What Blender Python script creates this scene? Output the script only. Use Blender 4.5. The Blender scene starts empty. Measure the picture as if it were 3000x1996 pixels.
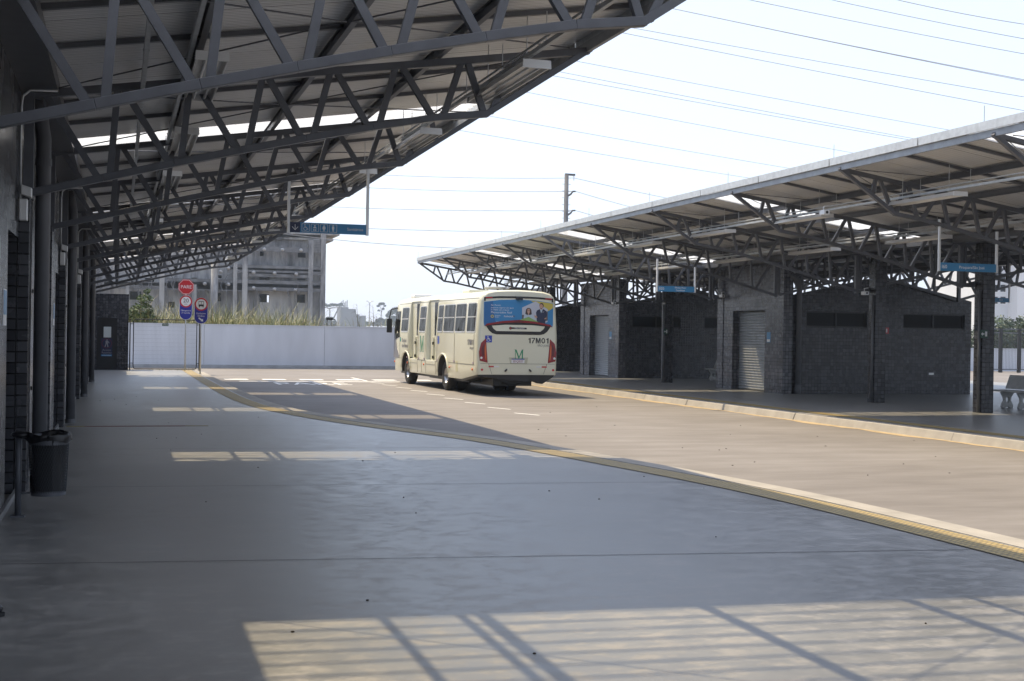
import bpy, bmesh, math, random
from mathutils import Vector, Matrix
random.seed(7)
R = math.radians
scn = bpy.context.scene
col = scn.collection

# ------------------------------------------------------------------ camera, world, sun, exposure
CAM_H = 1.7
YAW, PITCH, ROLL, FPX = .2942, -.0036, .016, 3800.0
_cy, _sy = math.cos(YAW), math.sin(YAW)
_R = Vector((_cy, -_sy, 0)); _F0 = Vector((_sy, _cy, 0)); _U0 = Vector((0, 0, 1))
_F = _F0 * math.cos(PITCH) + _U0 * math.sin(PITCH)
_U = _U0 * math.cos(PITCH) - _F0 * math.sin(PITCH)
_cr, _sr = math.cos(ROLL), math.sin(ROLL)
_Rc = _R * _cr + _U * _sr
_Uc = _U * _cr - _R * _sr
cam = bpy.data.cameras.new('camera')
cam.sensor_width = 36.0
cam.lens = FPX / 3000 * 36.0
cam.clip_start = .05
cam.clip_end = 5000
camo = bpy.data.objects.new('camera', cam)
camo.matrix_world = Matrix(((_Rc.x, _Uc.x, -_F.x, 0), (_Rc.y, _Uc.y, -_F.y, 0), (_Rc.z, _Uc.z, -_F.z, CAM_H), (0, 0, 0, 1)))
col.objects.link(camo)
scn.camera = camo

SUN = Vector((-.315, .43, 1)).normalized()
world = bpy.data.worlds.new('World')
scn.world = world
world.use_nodes = True
wn = world.node_tree
sky = wn.nodes.new('ShaderNodeTexSky')
sky.sky_type = 'NISHITA'
sky.sun_disc = False
sky.sun_elevation = math.asin(SUN.z)
sky.sun_rotation = math.atan2(SUN.x, SUN.y)
sky.air_density = 1.0
sky.dust_density = 2.0
sky.ozone_density = 1.0
wn.nodes['Background'].inputs['Strength'].default_value = .12
# thin bright haze over the whole sky
hz = wn.nodes.new('ShaderNodeMix'); hz.data_type = 'RGBA'
hz.inputs[0].default_value = .5
hz.inputs[7].default_value = (7.0, 7.8, 9.7, 1)
wn.links.new(sky.outputs[0], hz.inputs[6])
wn.links.new(hz.outputs[2], wn.nodes['Background'].inputs['Color'])
sl = bpy.data.lights.new('sun', 'SUN')
sl.energy = 3.9
sl.angle = R(.53)
sl.color = (1, .82, .54)
slo = bpy.data.objects.new('sun', sl)
slo.rotation_euler = SUN.to_track_quat('Z', 'Y').to_euler()
slo.location = (-20, 40, 60)
col.objects.link(slo)
vs = scn.view_settings
vs.view_transform = 'Standard'
vs.look = 'None'
vs.exposure = .72
vs.gamma = 1
vs.use_curve_mapping = False
scn.cycles.max_bounces = 8
scn.cycles.transparent_max_bounces = 12


# measured point on the photo (3000 px wide) -> point of the place at depth Y, at side distance X, or on the ground
def _ray(x, y):
    u, v = x - 1500, y - 998
    u, v = _cr * u + _sr * v, -_sr * u + _cr * v
    return _F * FPX + _R * u - _U * v
def atY(x, y, Y):
    d = _ray(x, y); return Vector((0, 0, CAM_H)) + d * (Y / d.y)
def ground(x, y, z=0):
    d = _ray(x, y); return Vector((0, 0, CAM_H)) + d * ((z - CAM_H) / d.z)


# ------------------------------------------------------------------ materials
class NT:
    def __init__(s, m): s.t = m.node_tree; s.p = s.t.nodes['Principled BSDF']
    def n(s, typ, **k):
        n = s.t.nodes.new(typ)
        for a, b in k.items():
            if a in n.inputs: n.inputs[a].default_value = b
            else: setattr(n, a, b)
        return n
    def l(s, a, b): s.t.links.new(a, b)
    def ramp(s, fac, stops):
        r = s.n('ShaderNodeValToRGB')
        el = r.color_ramp.elements
        while len(el) < len(stops): el.new(.5)
        for e, (p, c) in zip(el, stops):
            e.position = p; e.color = (*c, 1) if len(c) == 3 else c
        s.l(fac, r.inputs[0]); return r.outputs[0]
    def math(s, op, a, b=None, c=None):
        m = s.n('ShaderNodeMath', operation=op)
        for i, v in enumerate((a, b, c)):
            if v is None: continue
            if isinstance(v, (int, float)): m.inputs[i].default_value = v
            else: s.l(v, m.inputs[i])
        return m.outputs[0]
    def noise(s, scale, vec=None, detail=4, rough=.55, stretch=None, coord='Object'):
        if vec is None:
            tc = s.n('ShaderNodeTexCoord'); vec = tc.outputs[coord]
        if stretch:
            mp = s.n('ShaderNodeMapping'); mp.inputs['Scale'].default_value = stretch
            s.l(vec, mp.inputs[0]); vec = mp.outputs[0]
        n = s.n('ShaderNodeTexNoise'); n.inputs['Scale'].default_value = scale
        n.inputs['Detail'].default_value = detail; n.inputs['Roughness'].default_value = rough
        s.l(vec, n.inputs['Vector']); return n.outputs['Fac']
    def mix(s, fac, a, b, typ='MIX'):
        m = s.n('ShaderNodeMix', data_type='RGBA', blend_type=typ)
        for i, v in ((0, fac), (6, a), (7, b)):
            if isinstance(v, (int, float)): m.inputs[i].default_value = v
            elif isinstance(v, tuple): m.inputs[i].default_value = (*v, 1)
            else: s.l(v, m.inputs[i])
        return m.outputs[2]
    def bump(s, h, st=.3, d=.01):
        b = s.n('ShaderNodeBump'); b.inputs['Strength'].default_value = st; b.inputs['Distance'].default_value = d
        s.l(h, b.inputs['Height']); s.l(b.outputs[0], s.p.inputs['Normal']); return b

def mat(name, c, rough=.5, metal=0, var=0, scale=3, bump=0, rvar=0, spec=None, emit=None, stretch=None, alpha=None):
    m = bpy.data.materials.new(name); m.use_nodes = True
    t = NT(m); p = t.p
    p.inputs['Base Color'].default_value = (*c, 1); p.inputs['Roughness'].default_value = rough
    p.inputs['Metallic'].default_value = metal
    if spec is not None: p.inputs['Specular IOR Level'].default_value = spec
    if var or bump or rvar:
        f = t.noise(scale, stretch=stretch)
        if var:
            a = tuple(x * (1 - var) for x in c); b = tuple(min(1, x * (1 + var)) for x in c)
            t.l(t.ramp(f, [(.3, a), (.7, b)]), p.inputs['Base Color'])
        if rvar:
            t.l(t.math('MULTIPLY_ADD', f, rvar * 2, rough - rvar), p.inputs['Roughness'])
        if bump: t.bump(f, bump)
    return m

M = {}
M['steel'] = mat('painted_steel', (.105, .111, .126), .38, var=.12, scale=6)
M['steel_black'] = mat('black_steel', (.012, .012, .013), .4)
M['galv'] = mat('galvanised', (.52, .54, .55), .42, .35, var=.12, scale=9)
M['galv_dull'] = mat('dull_galvanised', (.3, .315, .33), .5, .2, var=.15, scale=5)
M['pipe'] = mat('grey_pipe', (.115, .118, .126), .5, var=.1, scale=4)
M['whitepaint'] = mat('white_paint', (.78, .79, .8), .45, var=.04, scale=2)
M['alu'] = mat('aluminium', (.66, .66, .65), .35, .4)
M['tube'] = mat('lamp_tube', (.82, .82, .8), .25)
M['black'] = mat('black_plastic', (.015, .015, .016), .45)
M['rubber'] = mat('rubber', (.02, .02, .021), .75, var=.3, scale=8)
M['kerb'] = mat('kerb_concrete', (.33, .31, .28), .85, var=.16, scale=2.2, bump=.3)
M['benchc'] = mat('bench_concrete', (.4, .4, .39), .75, var=.12, scale=6, bump=.2)
M['white'] = mat('marking_white', (.78, .78, .76), .6, var=.12, scale=7)
M['signwhite'] = mat('sign_white', (.74, .74, .74), .4)
M['greyprint'] = mat('grey_print', (.24, .24, .26), .5)
M['signblue'] = mat('sign_blue', (.03, .2, .4), .35)
M['signnavy'] = mat('sign_navy', (.012, .018, .06), .35)
M['trafficblue'] = mat('traffic_blue', (.016, .024, .27), .35)
M['red'] = mat('sign_red', (.48, .015, .02), .35)
M['green'] = mat('sign_green', (.01, .06, .035), .4)
M['green2'] = mat('letter_green', (.02, .26, .12), .4)
M['shutter'] = mat('shutter_metal', (.42, .44, .46), .4, .5, var=.06, scale=5)
M['wall_white'] = mat('white_wall', (.57, .59, .63), .8, var=.07, scale=.9, bump=.05, stretch=(1.6, 1, .35))
M['plinth'] = mat('plinth', (.36, .36, .36), .8, var=.15, scale=3)
M['glass'] = mat('dark_glass', (.004, .0045, .005), .12, spec=.08)
M['ad'] = {}

def m_floor():
    m = bpy.data.materials.new('platform_concrete'); m.use_nodes = True; t = NT(m)
    big = t.noise(.45, detail=5, rough=.6); med = t.noise(1.9, detail=8, rough=.7); fine = t.noise(20, detail=4, rough=.7)
    scuff = t.noise(5.5, detail=10, rough=.8, stretch=(.7, 1, 1))
    f = t.math('ADD', t.math('MULTIPLY', big, .5), t.math('MULTIPLY', med, .5))
    c = t.ramp(f, [(.32, (.145, .147, .144)), (.46, (.2, .202, .198)), (.55, (.238, .24, .235)), (.68, (.305, .305, .298))])
    c = t.mix(t.math('MULTIPLY', fine, .3), c, (.13, .125, .12))
    sc = t.ramp(scuff, [(.49, (0,) * 3), (.58, (1,) * 3)])
    c = t.mix(t.math('MULTIPLY', sc, t.math('MULTIPLY', big, .8)), c, (.42, .4, .38))
    sp = t.noise(55, detail=1); sm = t.math('GREATER_THAN', sp, .775)
    c = t.mix(t.math('MULTIPLY', sm, .4), c, (.05, .05, .05))
    t.l(c, t.p.inputs['Base Color'])
    r0 = t.ramp(t.math('ADD', t.math('MULTIPLY', med, .55), t.math('MULTIPLY', big, .45)), [(.35, (.3,) * 3), (.65, (.4,) * 3)])
    t.l(t.math('ADD', r0, t.math('MULTIPLY', sc, .12)), t.p.inputs['Roughness'])
    t.p.inputs['Specular IOR Level'].default_value = .58
    t.bump(fine, .02, .003)
    return m
M['floor'] = m_floor()

def m_road():
    m = bpy.data.materials.new('road_concrete'); m.use_nodes = True; t = NT(m)
    big = t.noise(.25, detail=5, rough=.6); st = t.noise(1.1, detail=6, rough=.65, stretch=(.45, 1.8, 1)); fine = t.noise(14, detail=5, stretch=(.35, 2.2, 1))
    f = t.math('ADD', t.math('MULTIPLY', big, .45), t.math('MULTIPLY', st, .55))
    c = t.ramp(f, [(.34, (.14, .127, .119)), (.5, (.192, .177, .168)), (.66, (.252, .237, .229))])
    c = t.mix(t.math('MULTIPLY', fine, .28), c, (.13, .118, .105))
    t.l(c, t.p.inputs['Base Color']); t.p.inputs['Roughness'].default_value = .75
    t.bump(t.math('ADD', st, fine), .25, .008)
    return m
M['road'] = m_road()

def m_tile(k=1.0):
    m = bpy.data.materials.new('glazed_tile'); m.use_nodes = True; t = NT(m)
    g = t.n('ShaderNodeNewGeometry')
    sp = t.n('ShaderNodeSeparateXYZ'); t.l(g.outputs['Position'], sp.inputs[0])
    sn = t.n('ShaderNodeSeparateXYZ'); t.l(g.outputs['Normal'], sn.inputs[0])
    isx = t.math('GREATER_THAN', t.math('ABSOLUTE', sn.outputs[0]), .5)
    u = t.math('ADD', t.math('MULTIPLY', sp.outputs[1], isx), t.math('MULTIPLY', sp.outputs[0], t.math('SUBTRACT', 1, isx)))
    cb = t.n('ShaderNodeCombineXYZ'); t.l(u, cb.inputs[0]); t.l(sp.outputs[2], cb.inputs[1])
    b = t.n('ShaderNodeTexBrick', offset=0.0, squash=1.0)
    b.inputs['Scale'].default_value = 1; b.inputs['Brick Width'].default_value = .112; b.inputs['Row Height'].default_value = .112
    b.inputs['Mortar Size'].default_value = .0075; b.inputs['Mortar Smooth'].default_value = .1; b.inputs['Bias'].default_value = -.2
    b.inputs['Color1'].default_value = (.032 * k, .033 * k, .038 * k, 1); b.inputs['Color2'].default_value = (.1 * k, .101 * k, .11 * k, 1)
    b.inputs['Mortar'].default_value = (.012, .012, .014, 1)
    t.l(cb.outputs[0], b.inputs['Vector'])
    n = t.noise(1.3, vec=g.outputs['Position'])
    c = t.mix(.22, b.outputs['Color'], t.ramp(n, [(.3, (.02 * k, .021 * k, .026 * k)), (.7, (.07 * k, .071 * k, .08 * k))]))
    t.l(t.mix(b.outputs['Fac'], c, (.006, .006, .007)), t.p.inputs['Base Color'])
    t.l(t.math('MULTIPLY_ADD', t.noise(2.5, vec=g.outputs['Position']), .3, .1), t.p.inputs['Roughness'])
    # every tile is set at a slightly different angle
    fl = t.n('ShaderNodeVectorMath', operation='FLOOR'); sc = t.n('ShaderNodeVectorMath', operation='SCALE'); sc.inputs['Scale'].default_value = 1 / .112
    t.l(cb.outputs[0], sc.inputs[0]); t.l(sc.outputs[0], fl.inputs[0])
    wn_ = t.n('ShaderNodeTexWhiteNoise', noise_dimensions='2D'); t.l(fl.outputs[0], wn_.inputs['Vector'])
    tl = t.math('MULTIPLY', t.math('SUBTRACT', wn_.outputs['Value'], .5), t.math('ADD', u, sp.outputs[2]))
    h = t.math('ADD', t.math('MULTIPLY', b.outputs['Fac'], -.004), t.math('MULTIPLY', t.noise(7, vec=g.outputs['Position']), .004))
    t.p.inputs['Specular IOR Level'].default_value = .33
    bp = t.bump(h, .45, 1.0)
    return m
M['tile'] = m_tile(1.15)
M['tile_front_lit'] = m_tile(2.0)  # same tile, paler: light on the road-facing kiosk fronts put into the colour

def m_sheet():
    m = bpy.data.materials.new('roof_sheet_metal'); m.use_nodes = True; t = NT(m)
    n = t.noise(.9, detail=5, stretch=(.5, 2, 1))
    t.l(t.ramp(n, [(.3, (.79, .79, .785)), (.7, (.87, .87, .865))]), t.p.inputs['Base Color'])
    t.p.inputs['Metallic'].default_value = .12
    t.p.inputs['Roughness'].default_value = .27
    g = t.n('ShaderNodeNewGeometry'); sp = t.n('ShaderNodeSeparateXYZ'); t.l(g.outputs['Position'], sp.inputs[0])
    w = t.math('SINE', t.math('MULTIPLY', sp.outputs[1], 2 * math.pi / .065))
    seam = t.math('LESS_THAN', t.math('FRACT', sp.outputs[1]), .014)
    rib = t.math('LESS_THAN', t.math('FRACT', t.math('MULTIPLY', sp.outputs[1], 1 / .125)), .14)
    base = t.mix(t.math('MULTIPLY', rib, .22), t.p.inputs['Base Color'].links[0].from_socket, (.2, .2, .2))
    t.l(t.mix(seam, base, (.06, .06, .06)), t.p.inputs['Base Color'])
    t.bump(t.math('ADD', t.math('MULTIPLY', w, 1.0), t.math('MULTIPLY', n, 3)), .6, .006)
    return m
M['sheet'] = m_sheet()

def m_trans(name, a, c):
    m = bpy.data.materials.new(name); m.use_nodes = True; t = m.node_tree; t.nodes.remove(t.nodes['Principled BSDF'])
    o = t.nodes['Material Output']
    tr = t.nodes.new('ShaderNodeBsdfTransparent'); tr.inputs[0].default_value = (*c, 1)
    tl = t.nodes.new('ShaderNodeBsdfTranslucent'); tl.inputs[0].default_value = (.8, .82, .85, 1)
    mx = t.nodes.new('ShaderNodeMixShader'); mx.inputs[0].default_value = a
    t.links.new(tr.outputs[0], mx.inputs[1]); t.links.new(tl.outputs[0], mx.inputs[2]); t.links.new(mx.outputs[0], o.inputs[0])
    return m
M['skylight'] = m_trans('translucent_sheet', .18, (.98, .97, .95))
M['skylight_rib'] = m_trans('translucent_rib', .5, (.8, .8, .8))

def m_tactile():
    m = bpy.data.materials.new('tactile_paving'); m.use_nodes = True; t = NT(m)
    uv = t.n('ShaderNodeTexCoord'); sp = t.n('ShaderNodeSeparateXYZ'); t.l(uv.outputs['UV'], sp.inputs[0])
    def cell(o, s): return t.math('SUBTRACT', t.math('FRACT', t.math('MULTIPLY', o, s)), .5)
    a = cell(sp.outputs[0], 1 / .0667); b = cell(sp.outputs[1], 1 / .0667)
    d = t.math('SQRT', t.math('ADD', t.math('MULTIPLY', a, a), t.math('MULTIPLY', b, b)))
    dome = t.ramp(d, [(.22, (1,) * 3), (.36, (0,) * 3)])
    ga = t.math('GREATER_THAN', t.math('ABSOLUTE', cell(sp.outputs[0], 2.5)), .485)
    n = t.noise(3)
    c = t.mix(dome, (.2, .15, .06), (.52, .375, .12))
    c = t.mix(t.math('MULTIPLY', n, .35), c, (.3, .26, .18))
    c = t.mix(t.math('MULTIPLY', ga, .7), c, (.1, .09, .07))
    t.l(c, t.p.inputs['Base Color']); t.p.inputs['Roughness'].default_value = .6
    t.bump(dome, .8, .006)
    return m
M['tactile'] = m_tactile()
M['cream'] = mat('bus_cream', (.71, .70, .555), .22, var=.03, scale=.8, spec=.6)
M['cream_lo'] = M['cream']

def m_ruin():
    m = bpy.data.materials.new('stained_concrete'); m.use_nodes = True; t = NT(m)
    a = t.noise(.35, detail=6, rough=.65, stretch=(1, 1, .35)); b = t.noise(1.1, detail=5, stretch=(1.4, 1, .25))
    f = t.math('ADD', t.math('MULTIPLY', a, .6), t.math('MULTIPLY', b, .4))
    t.l(t.ramp(f, [(.36, (.07, .072, .08)), (.46, (.2, .2, .205)), (.54, (.34, .34, .335)), (.7, (.48, .475, .465))]), t.p.inputs['Base Color'])
    t.p.inputs['Roughness'].default_value = .9
    return m
M['ruin'] = m_ruin()
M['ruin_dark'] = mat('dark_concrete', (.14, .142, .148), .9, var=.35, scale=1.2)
M['leaf'] = mat('leaf', (.075, .11, .035), .6, var=.45, scale=1.5)
M['leaf_dark'] = mat('leaf_dark', (.04, .065, .03), .6, var=.4, scale=.4)
M['leaf_far'] = mat('leaf_far', (.045, .06, .035), .7, var=.3, scale=.2)
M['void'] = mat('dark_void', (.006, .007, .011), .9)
M['bark'] = mat('bark', (.12, .09, .065), .9, var=.3, scale=4)
M['soil'] = mat('soil', (.2, .16, .11), .95, var=.3, scale=.6, bump=.3)
def m_grass():
    m = bpy.data.materials.new('dry_grass'); m.use_nodes = True; t = NT(m)
    at = t.n('ShaderNodeAttribute', attribute_name='tone')
    t.l(t.ramp(at.outputs['Fac'], [(0, (.05, .09, .016)), (.4, (.15, .17, .045)), (.7, (.32, .26, .11)), (1, (.62, .53, .34))]), t.p.inputs['Base Color'])
    t.p.inputs['Roughness'].default_value = .55
    return m
M['grass'] = m_grass()


# ------------------------------------------------------------------ mesh helpers
class MB:
    def __init__(s): s.v = []; s.f = []; s.mi = []; s.m = 0
    def add(s, vs, fs):
        o = len(s.v); s.v += [tuple(v) for v in vs]
        for f in fs: s.f.append(tuple(i + o for i in f)); s.mi.append(s.m)
        return s
    def box(s, x0, x1, y0, y1, z0, z1):
        return s.add([(x0, y0, z0), (x1, y0, z0), (x1, y1, z0), (x0, y1, z0), (x0, y0, z1), (x1, y0, z1), (x1, y1, z1), (x0, y1, z1)],
                     [(3, 2, 1, 0), (4, 5, 6, 7), (0, 1, 5, 4), (1, 2, 6, 5), (2, 3, 7, 6), (3, 0, 4, 7)])
    def beam(s, p, q, w, h, side=None):
        p, q = Vector(p), Vector(q); d = (q - p).normalized()
        sd = Vector(side) if side else (Vector((0, 1, 0)) if abs(d.y) < .9 else Vector((1, 0, 0)))
        sd = (sd - d * sd.dot(d)).normalized(); up = d.cross(sd)
        vs = []
        for c in (p, q):
            for a, b in ((-1, -1), (1, -1), (1, 1), (-1, 1)): vs.append(c + sd * (a * w / 2) + up * (b * h / 2))
        return s.add(vs, [(0, 1, 2, 3)[::-1], (4, 5, 6, 7), (0, 1, 5, 4), (1, 2, 6, 5), (2, 3, 7, 6), (3, 0, 4, 7)])
    def tube(s, pts, r, n=8, cap=True):
        pts = [Vector(p) for p in pts]; rs = r if isinstance(r, (list, tuple)) else [r] * len(pts)
        vs = []; prev = None
        for i, p in enumerate(pts):
            d = (pts[min(i + 1, len(pts) - 1)] - pts[max(i - 1, 0)]).normalized()
            a = prev if prev is not None else (Vector((0, 0, 1)) if abs(d.z) < .9 else Vector((1, 0, 0)))
            a = (a - d * a.dot(d)).normalized(); prev = a; b = d.cross(a)
            for k in range(n):
                t = 2 * math.pi * k / n; vs.append(p + a * (rs[i] * math.cos(t)) + b * (rs[i] * math.sin(t)))
        fs = []
        for i in range(len(pts) - 1):
            for k in range(n): fs.append((i * n + k, i * n + (k + 1) % n, (i + 1) * n + (k + 1) % n, (i + 1) * n + k))
        if cap: fs += [tuple(range(n))[::-1], tuple(range((len(pts) - 1) * n, len(pts) * n))]
        return s.add(vs, fs)
    def prism(s, pts, d):
        pts = [Vector(p) for p in pts]; d = Vector(d); n = len(pts)
        nor = Vector((0, 0, 0))
        for i in range(n): nor += pts[i].cross(pts[(i + 1) % n])
        if nor.dot(d) > 0: pts = pts[::-1]
        return s.add(pts + [p + d for p in pts], [tuple(range(n)), tuple(range(n, 2 * n))[::-1]] + [(i, i + n, (i + 1) % n + n, (i + 1) % n) for i in range(n)])
    def ball(s, c, rx, ry=None, rz=None, n=10, m=7):
        ry = ry or rx; rz = rz or rx; c = Vector(c); vs = [c + Vector((0, 0, rz))]
        for i in range(1, m):
            a = math.pi * i / m
            for k in range(n):
                t = 2 * math.pi * k / n; vs.append(c + Vector((rx * math.sin(a) * math.cos(t), ry * math.sin(a) * math.sin(t), rz * math.cos(a))))
        vs.append(c - Vector((0, 0, rz))); fs = []
        for k in range(n): fs.append((0, 1 + k, 1 + (k + 1) % n))
        for i in range(m - 2):
            for k in range(n): fs.append((1 + i * n + k, 1 + (i + 1) * n + k, 1 + (i + 1) * n + (k + 1) % n, 1 + i * n + (k + 1) % n))
        for k in range(n): fs.append((len(vs) - 1, 1 + (m - 2) * n + (k + 1) % n, 1 + (m - 2) * n + k))
        return s.add(vs, fs)
    def build(s, name, m, parent=None, smooth=False, bevel=0, loc=None):
        me = bpy.data.meshes.new(name); me.from_pydata(s.v, [], s.f)
        for x in (m if isinstance(m, (list, tuple)) else [m]): me.materials.append(x)
        if isinstance(m, (list, tuple)): me.polygons.foreach_set('material_index', s.mi)
        if smooth: me.polygons.foreach_set('use_smooth', [True] * len(me.polygons))
        o = bpy.data.objects.new(name, me); col.objects.link(o)
        if parent: o.parent = parent
        if loc: o.location = loc
        if bevel:
            b = o.modifiers.new('bevel', 'BEVEL'); b.width = bevel; b.segments = 2; b.limit_method = 'ANGLE'; b.angle_limit = R(40)
        return o

def tag(o, label=None, cat=None, group=None, kind=None):
    if label: o['label'] = label
    if cat: o['category'] = cat
    if group: o['group'] = group
    if kind: o['kind'] = kind
    return o
def thing(name, label, cat, loc=(0, 0, 0), rz=0, group=None):
    o = bpy.data.objects.new(name, None); o.empty_display_size = .2; col.objects.link(o)
    o.location = loc; o.rotation_euler = (0, 0, rz)
    return tag(o, label, cat, group)
def struct(name, mb, m): return tag(mb.build(name, m), kind='structure')
def copy_tree(o, parent=None):
    c = o.copy(); col.objects.link(c)
    if parent: c.parent = parent
    for ch in list(o.children): copy_tree(ch, c)
    return c

def text(s, size, m, parent, mtx, name='lettering', align='CENTER', depth=.0015, sx=1.0, bold=0):
    cu = bpy.data.curves.new(name, 'FONT'); cu.body = s; cu.size = size; cu.align_x = align; cu.align_y = 'CENTER'
    cu.extrude = depth; cu.resolution_u = 3
    o = bpy.data.objects.new(name, cu); col.objects.link(o)
    dg = bpy.context.evaluated_depsgraph_get()
    me = bpy.data.meshes.new_from_object(o.evaluated_get(dg))
    bpy.data.objects.remove(o); bpy.data.curves.remove(cu)
    me.transform(mtx @ Matrix.Diagonal((sx, 1, 1, 1)))
    me.materials.clear(); me.materials.append(m)
    r = bpy.data.objects.new(name, me); col.objects.link(r)
    if parent: r.parent = parent
    return r
def faceY(x, y, z): return Matrix.Translation((x, y, z)) @ Matrix.Rotation(R(90), 4, 'X')           # reads from -Y
def faceX(x, y, z): return Matrix.Translation((x, y, z)) @ Matrix.Rotation(R(-90), 4, 'Z') @ Matrix.Rotation(R(90), 4, 'X')  # reads from -X
def circ(cx, cz, r, n=28, a0=0, a1=360): return [(cx + r * math.cos(R(a0 + (a1 - a0) * k / n)), cz + r * math.sin(R(a0 + (a1 - a0) * k / n))) for k in range(n if a1 - a0 == 360 else n + 1)]
def plateY(mb, pts, y, t=.004): return mb.prism([(p[0], y, p[1]) for p in pts], (0, t, 0))
def ringY(mb, cx, cz, r0, r1, y, t, n=28):
    for k in range(n):
        a, b = 2 * math.pi * k / n, 2 * math.pi * (k + 1) / n
        mb.prism([(cx + q * math.cos(w), y, cz + q * math.sin(w)) for q, w in ((r0, a), (r1, a), (r1, b), (r0, b))], (0, t, 0))
    return mb

ORD = ['nearest', 'second nearest', 'third nearest', 'fourth nearest', 'fifth nearest', 'sixth nearest', 'seventh nearest', 'eighth nearest', 'ninth nearest', 'tenth nearest', 'eleventh nearest', 'twelfth nearest']
ORD2 = ['first', 'second', 'third', 'fourth', 'fifth', 'sixth', 'seventh', 'eighth', 'ninth', 'tenth', 'eleventh', 'twelfth', 'thirteenth', 'fourteenth', 'fifteenth', 'sixteenth', 'seventeenth']

# ------------------------------------------------------------------ ground, road, platforms
struct('ground', MB().add([(-300, -60, -.2), (500, -60, -.2), (500, 880, -.2), (-300, 880, -.2)], [(0, 1, 2, 3)]), M['soil'])
struct('road', MB().add([(-6, -40, -.15), (70, -40, -.15), (70, 82, -.15), (-6, 66, -.15)], [(0, 1, 2, 3)]), M['road'])

def smooth_line(pts, step=.35):
    out = []
    for i in range(len(pts) - 1):
        p0 = Vector(pts[max(i - 1, 0)]); p1 = Vector(pts[i]); p2 = Vector(pts[i + 1]); p3 = Vector(pts[min(i + 2, len(pts) - 1)])
        n = max(2, int((p2 - p1).length / step))
        for k in range(n):
            t = k / n
            out.append(.5 * ((2 * p1) + (p2 - p0) * t + (2 * p0 - 5 * p1 + 4 * p2 - p3) * t * t + (3 * p1 - p0 - 3 * p2 + p3) * t ** 3))
    out.append(Vector(pts[-1])); return out
KE = smooth_line([(7.55, -30), (7.55, -10), (7.55, 4), (7.53, 9), (7.5, 11.5), (7.4, 13.2), (7.18, 14.9), (6.93, 16.4), (6.65, 18.1), (6.35, 19.6), (5.98, 21), (5.3, 22.9), (4.62, 25), (4.1, 27.2), (3.72, 29.5), (3.5, 32.5), (3.4, 37), (3.37, 45), (3.37, 52), (3.37, 57.6)])
def offs(line, d):
    o = []
    for i, p in enumerate(line):
        t = (line[min(i + 1, len(line) - 1)] - line[max(i - 1, 0)]).normalized()
        o.append(p + Vector((-t.y, t.x)) * d)
    return o
def strip(a, b, z, uvw=None):
    mb = MB(); n = len(a)
    mb.add([(p.x, p.y, z) for p in a] + [(p.x, p.y, z) for p in b], [(i, i + 1, n + i + 1, n + i) for i in range(n - 1)])
    return mb
def put_uv(o, line, width):
    me = o.data; n = len(line); L = [0]
    for i in range(n - 1): L.append(L[-1] + (line[i + 1] - line[i]).length)
    uv = me.uv_layers.new(name='UVMap')
    for lp in me.loops:
        k = lp.vertex_index; uv.data[lp.index].uv = (L[k % n], 0 if k < n else width)
K1 = offs(KE, .3)
mb = strip(KE, K1, .004)
n = len(KE)
mb.add([(p.x, p.y, .004) for p in KE] + [(p.x, p.y, -.25) for p in KE], [(i, n + i, n + i + 1, i + 1) for i in range(n - 1)])
kerbL = struct('kerb', mb, M['kerb'])
T0 = offs(KE, .36); T1 = offs(KE, .77)
o = strip(T0, T1, .008).build('tactile_paving', M['tactile']); put_uv(o, T0, .41); tag(o, kind='structure')
mb = MB(); mb.add([(p.x, p.y, 0) for p in K1] + [(-1.6, p.y, 0) for p in K1], [(i, i + 1, n + i + 1, n + i) for i in range(n - 1)])
struct('platform', mb, M['floor'])
# sawn joints of the left platform
mb = MB()
for y0, y1 in ((9.98, 9.1), (14.7, 14.1), (19.3, 18.9), (24, 23.7), (33.4, 33.2), (42.8, 42.7)):
    def kx(y): return min(p.x for p in KE if abs(p.y - y) < .6) - .8
    x1 = kx(y1); mb.add([(-1.0, y0, .0035), (x1, y1, .0035), (x1, y1 + .012, .0035), (-1.0, y0 + .012, .0035)], [(0, 1, 2, 3)])
struct('floor_joints', mb, mat('joint', (.06, .06, .06), .9))
# yellow and red floor line across the walkway
mb = MB(); y = 23.75
mb.box(-.85, -.55, y, y + .09, .001, .005); mb.box(1.15, 1.55, y, y + .09, .001, .005); struct('floor_line_yellow', mb, mat('yellow_paint', (.3, .24, .06), .6, var=.2))
struct('floor_line_red', MB().box(-.55, 1.15, y, y + .09, .001, .005), mat('red_paint', (.22, .07, .05), .6, var=.2))

# right platform
KR = 15.1
mb = MB(); mb.box(KR + .28, 37, -30, 62.5, -.25, 0); struct('platform_right', mb, M['floor'])
mb = MB(); yy = -30.0; rr = random.Random(3)
while yy < 62:
    d = 3.0; j = rr.uniform(-.012, .012)
    h_ = .005 + rr.uniform(0, .004); mb.prism([(KR - .07 + j, yy, -.25), (KR + .28, yy, -.25), (KR + .28, yy, h_), (KR + .02 + j, yy, h_), (KR + j, yy, h_ - .015), (KR - .06 + j, yy, -.15)], (0, d - .012, 0)); yy += d
struct('kerb_right', mb, M['kerb'])
TR = [Vector((15.95, y)) for y in range(-30, 62)]; TR0 = [Vector((15.55, y)) for y in range(-30, 62)]
o = strip(TR0, TR, .006).build('tactile_paving_right', M['tactile']); put_uv(o, TR0, .4); tag(o, kind='structure')
# dirt drift along the right kerb
mb = MB(); N = 220
a = [Vector((KR - .13 - .22 * abs(math.sin(i * .37) * math.sin(i * .11 + 1)) - rr.uniform(0, .1), -20 + i * .37)) for i in range(N)]; b = [Vector((KR - .05, -20 + i * .37)) for i in range(N)]
mb = strip(b, a, -.146); struct('road_dirt', mb, mat('dirt', (.4, .31, .19), .95, var=.25, scale=6, bump=.3))

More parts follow.
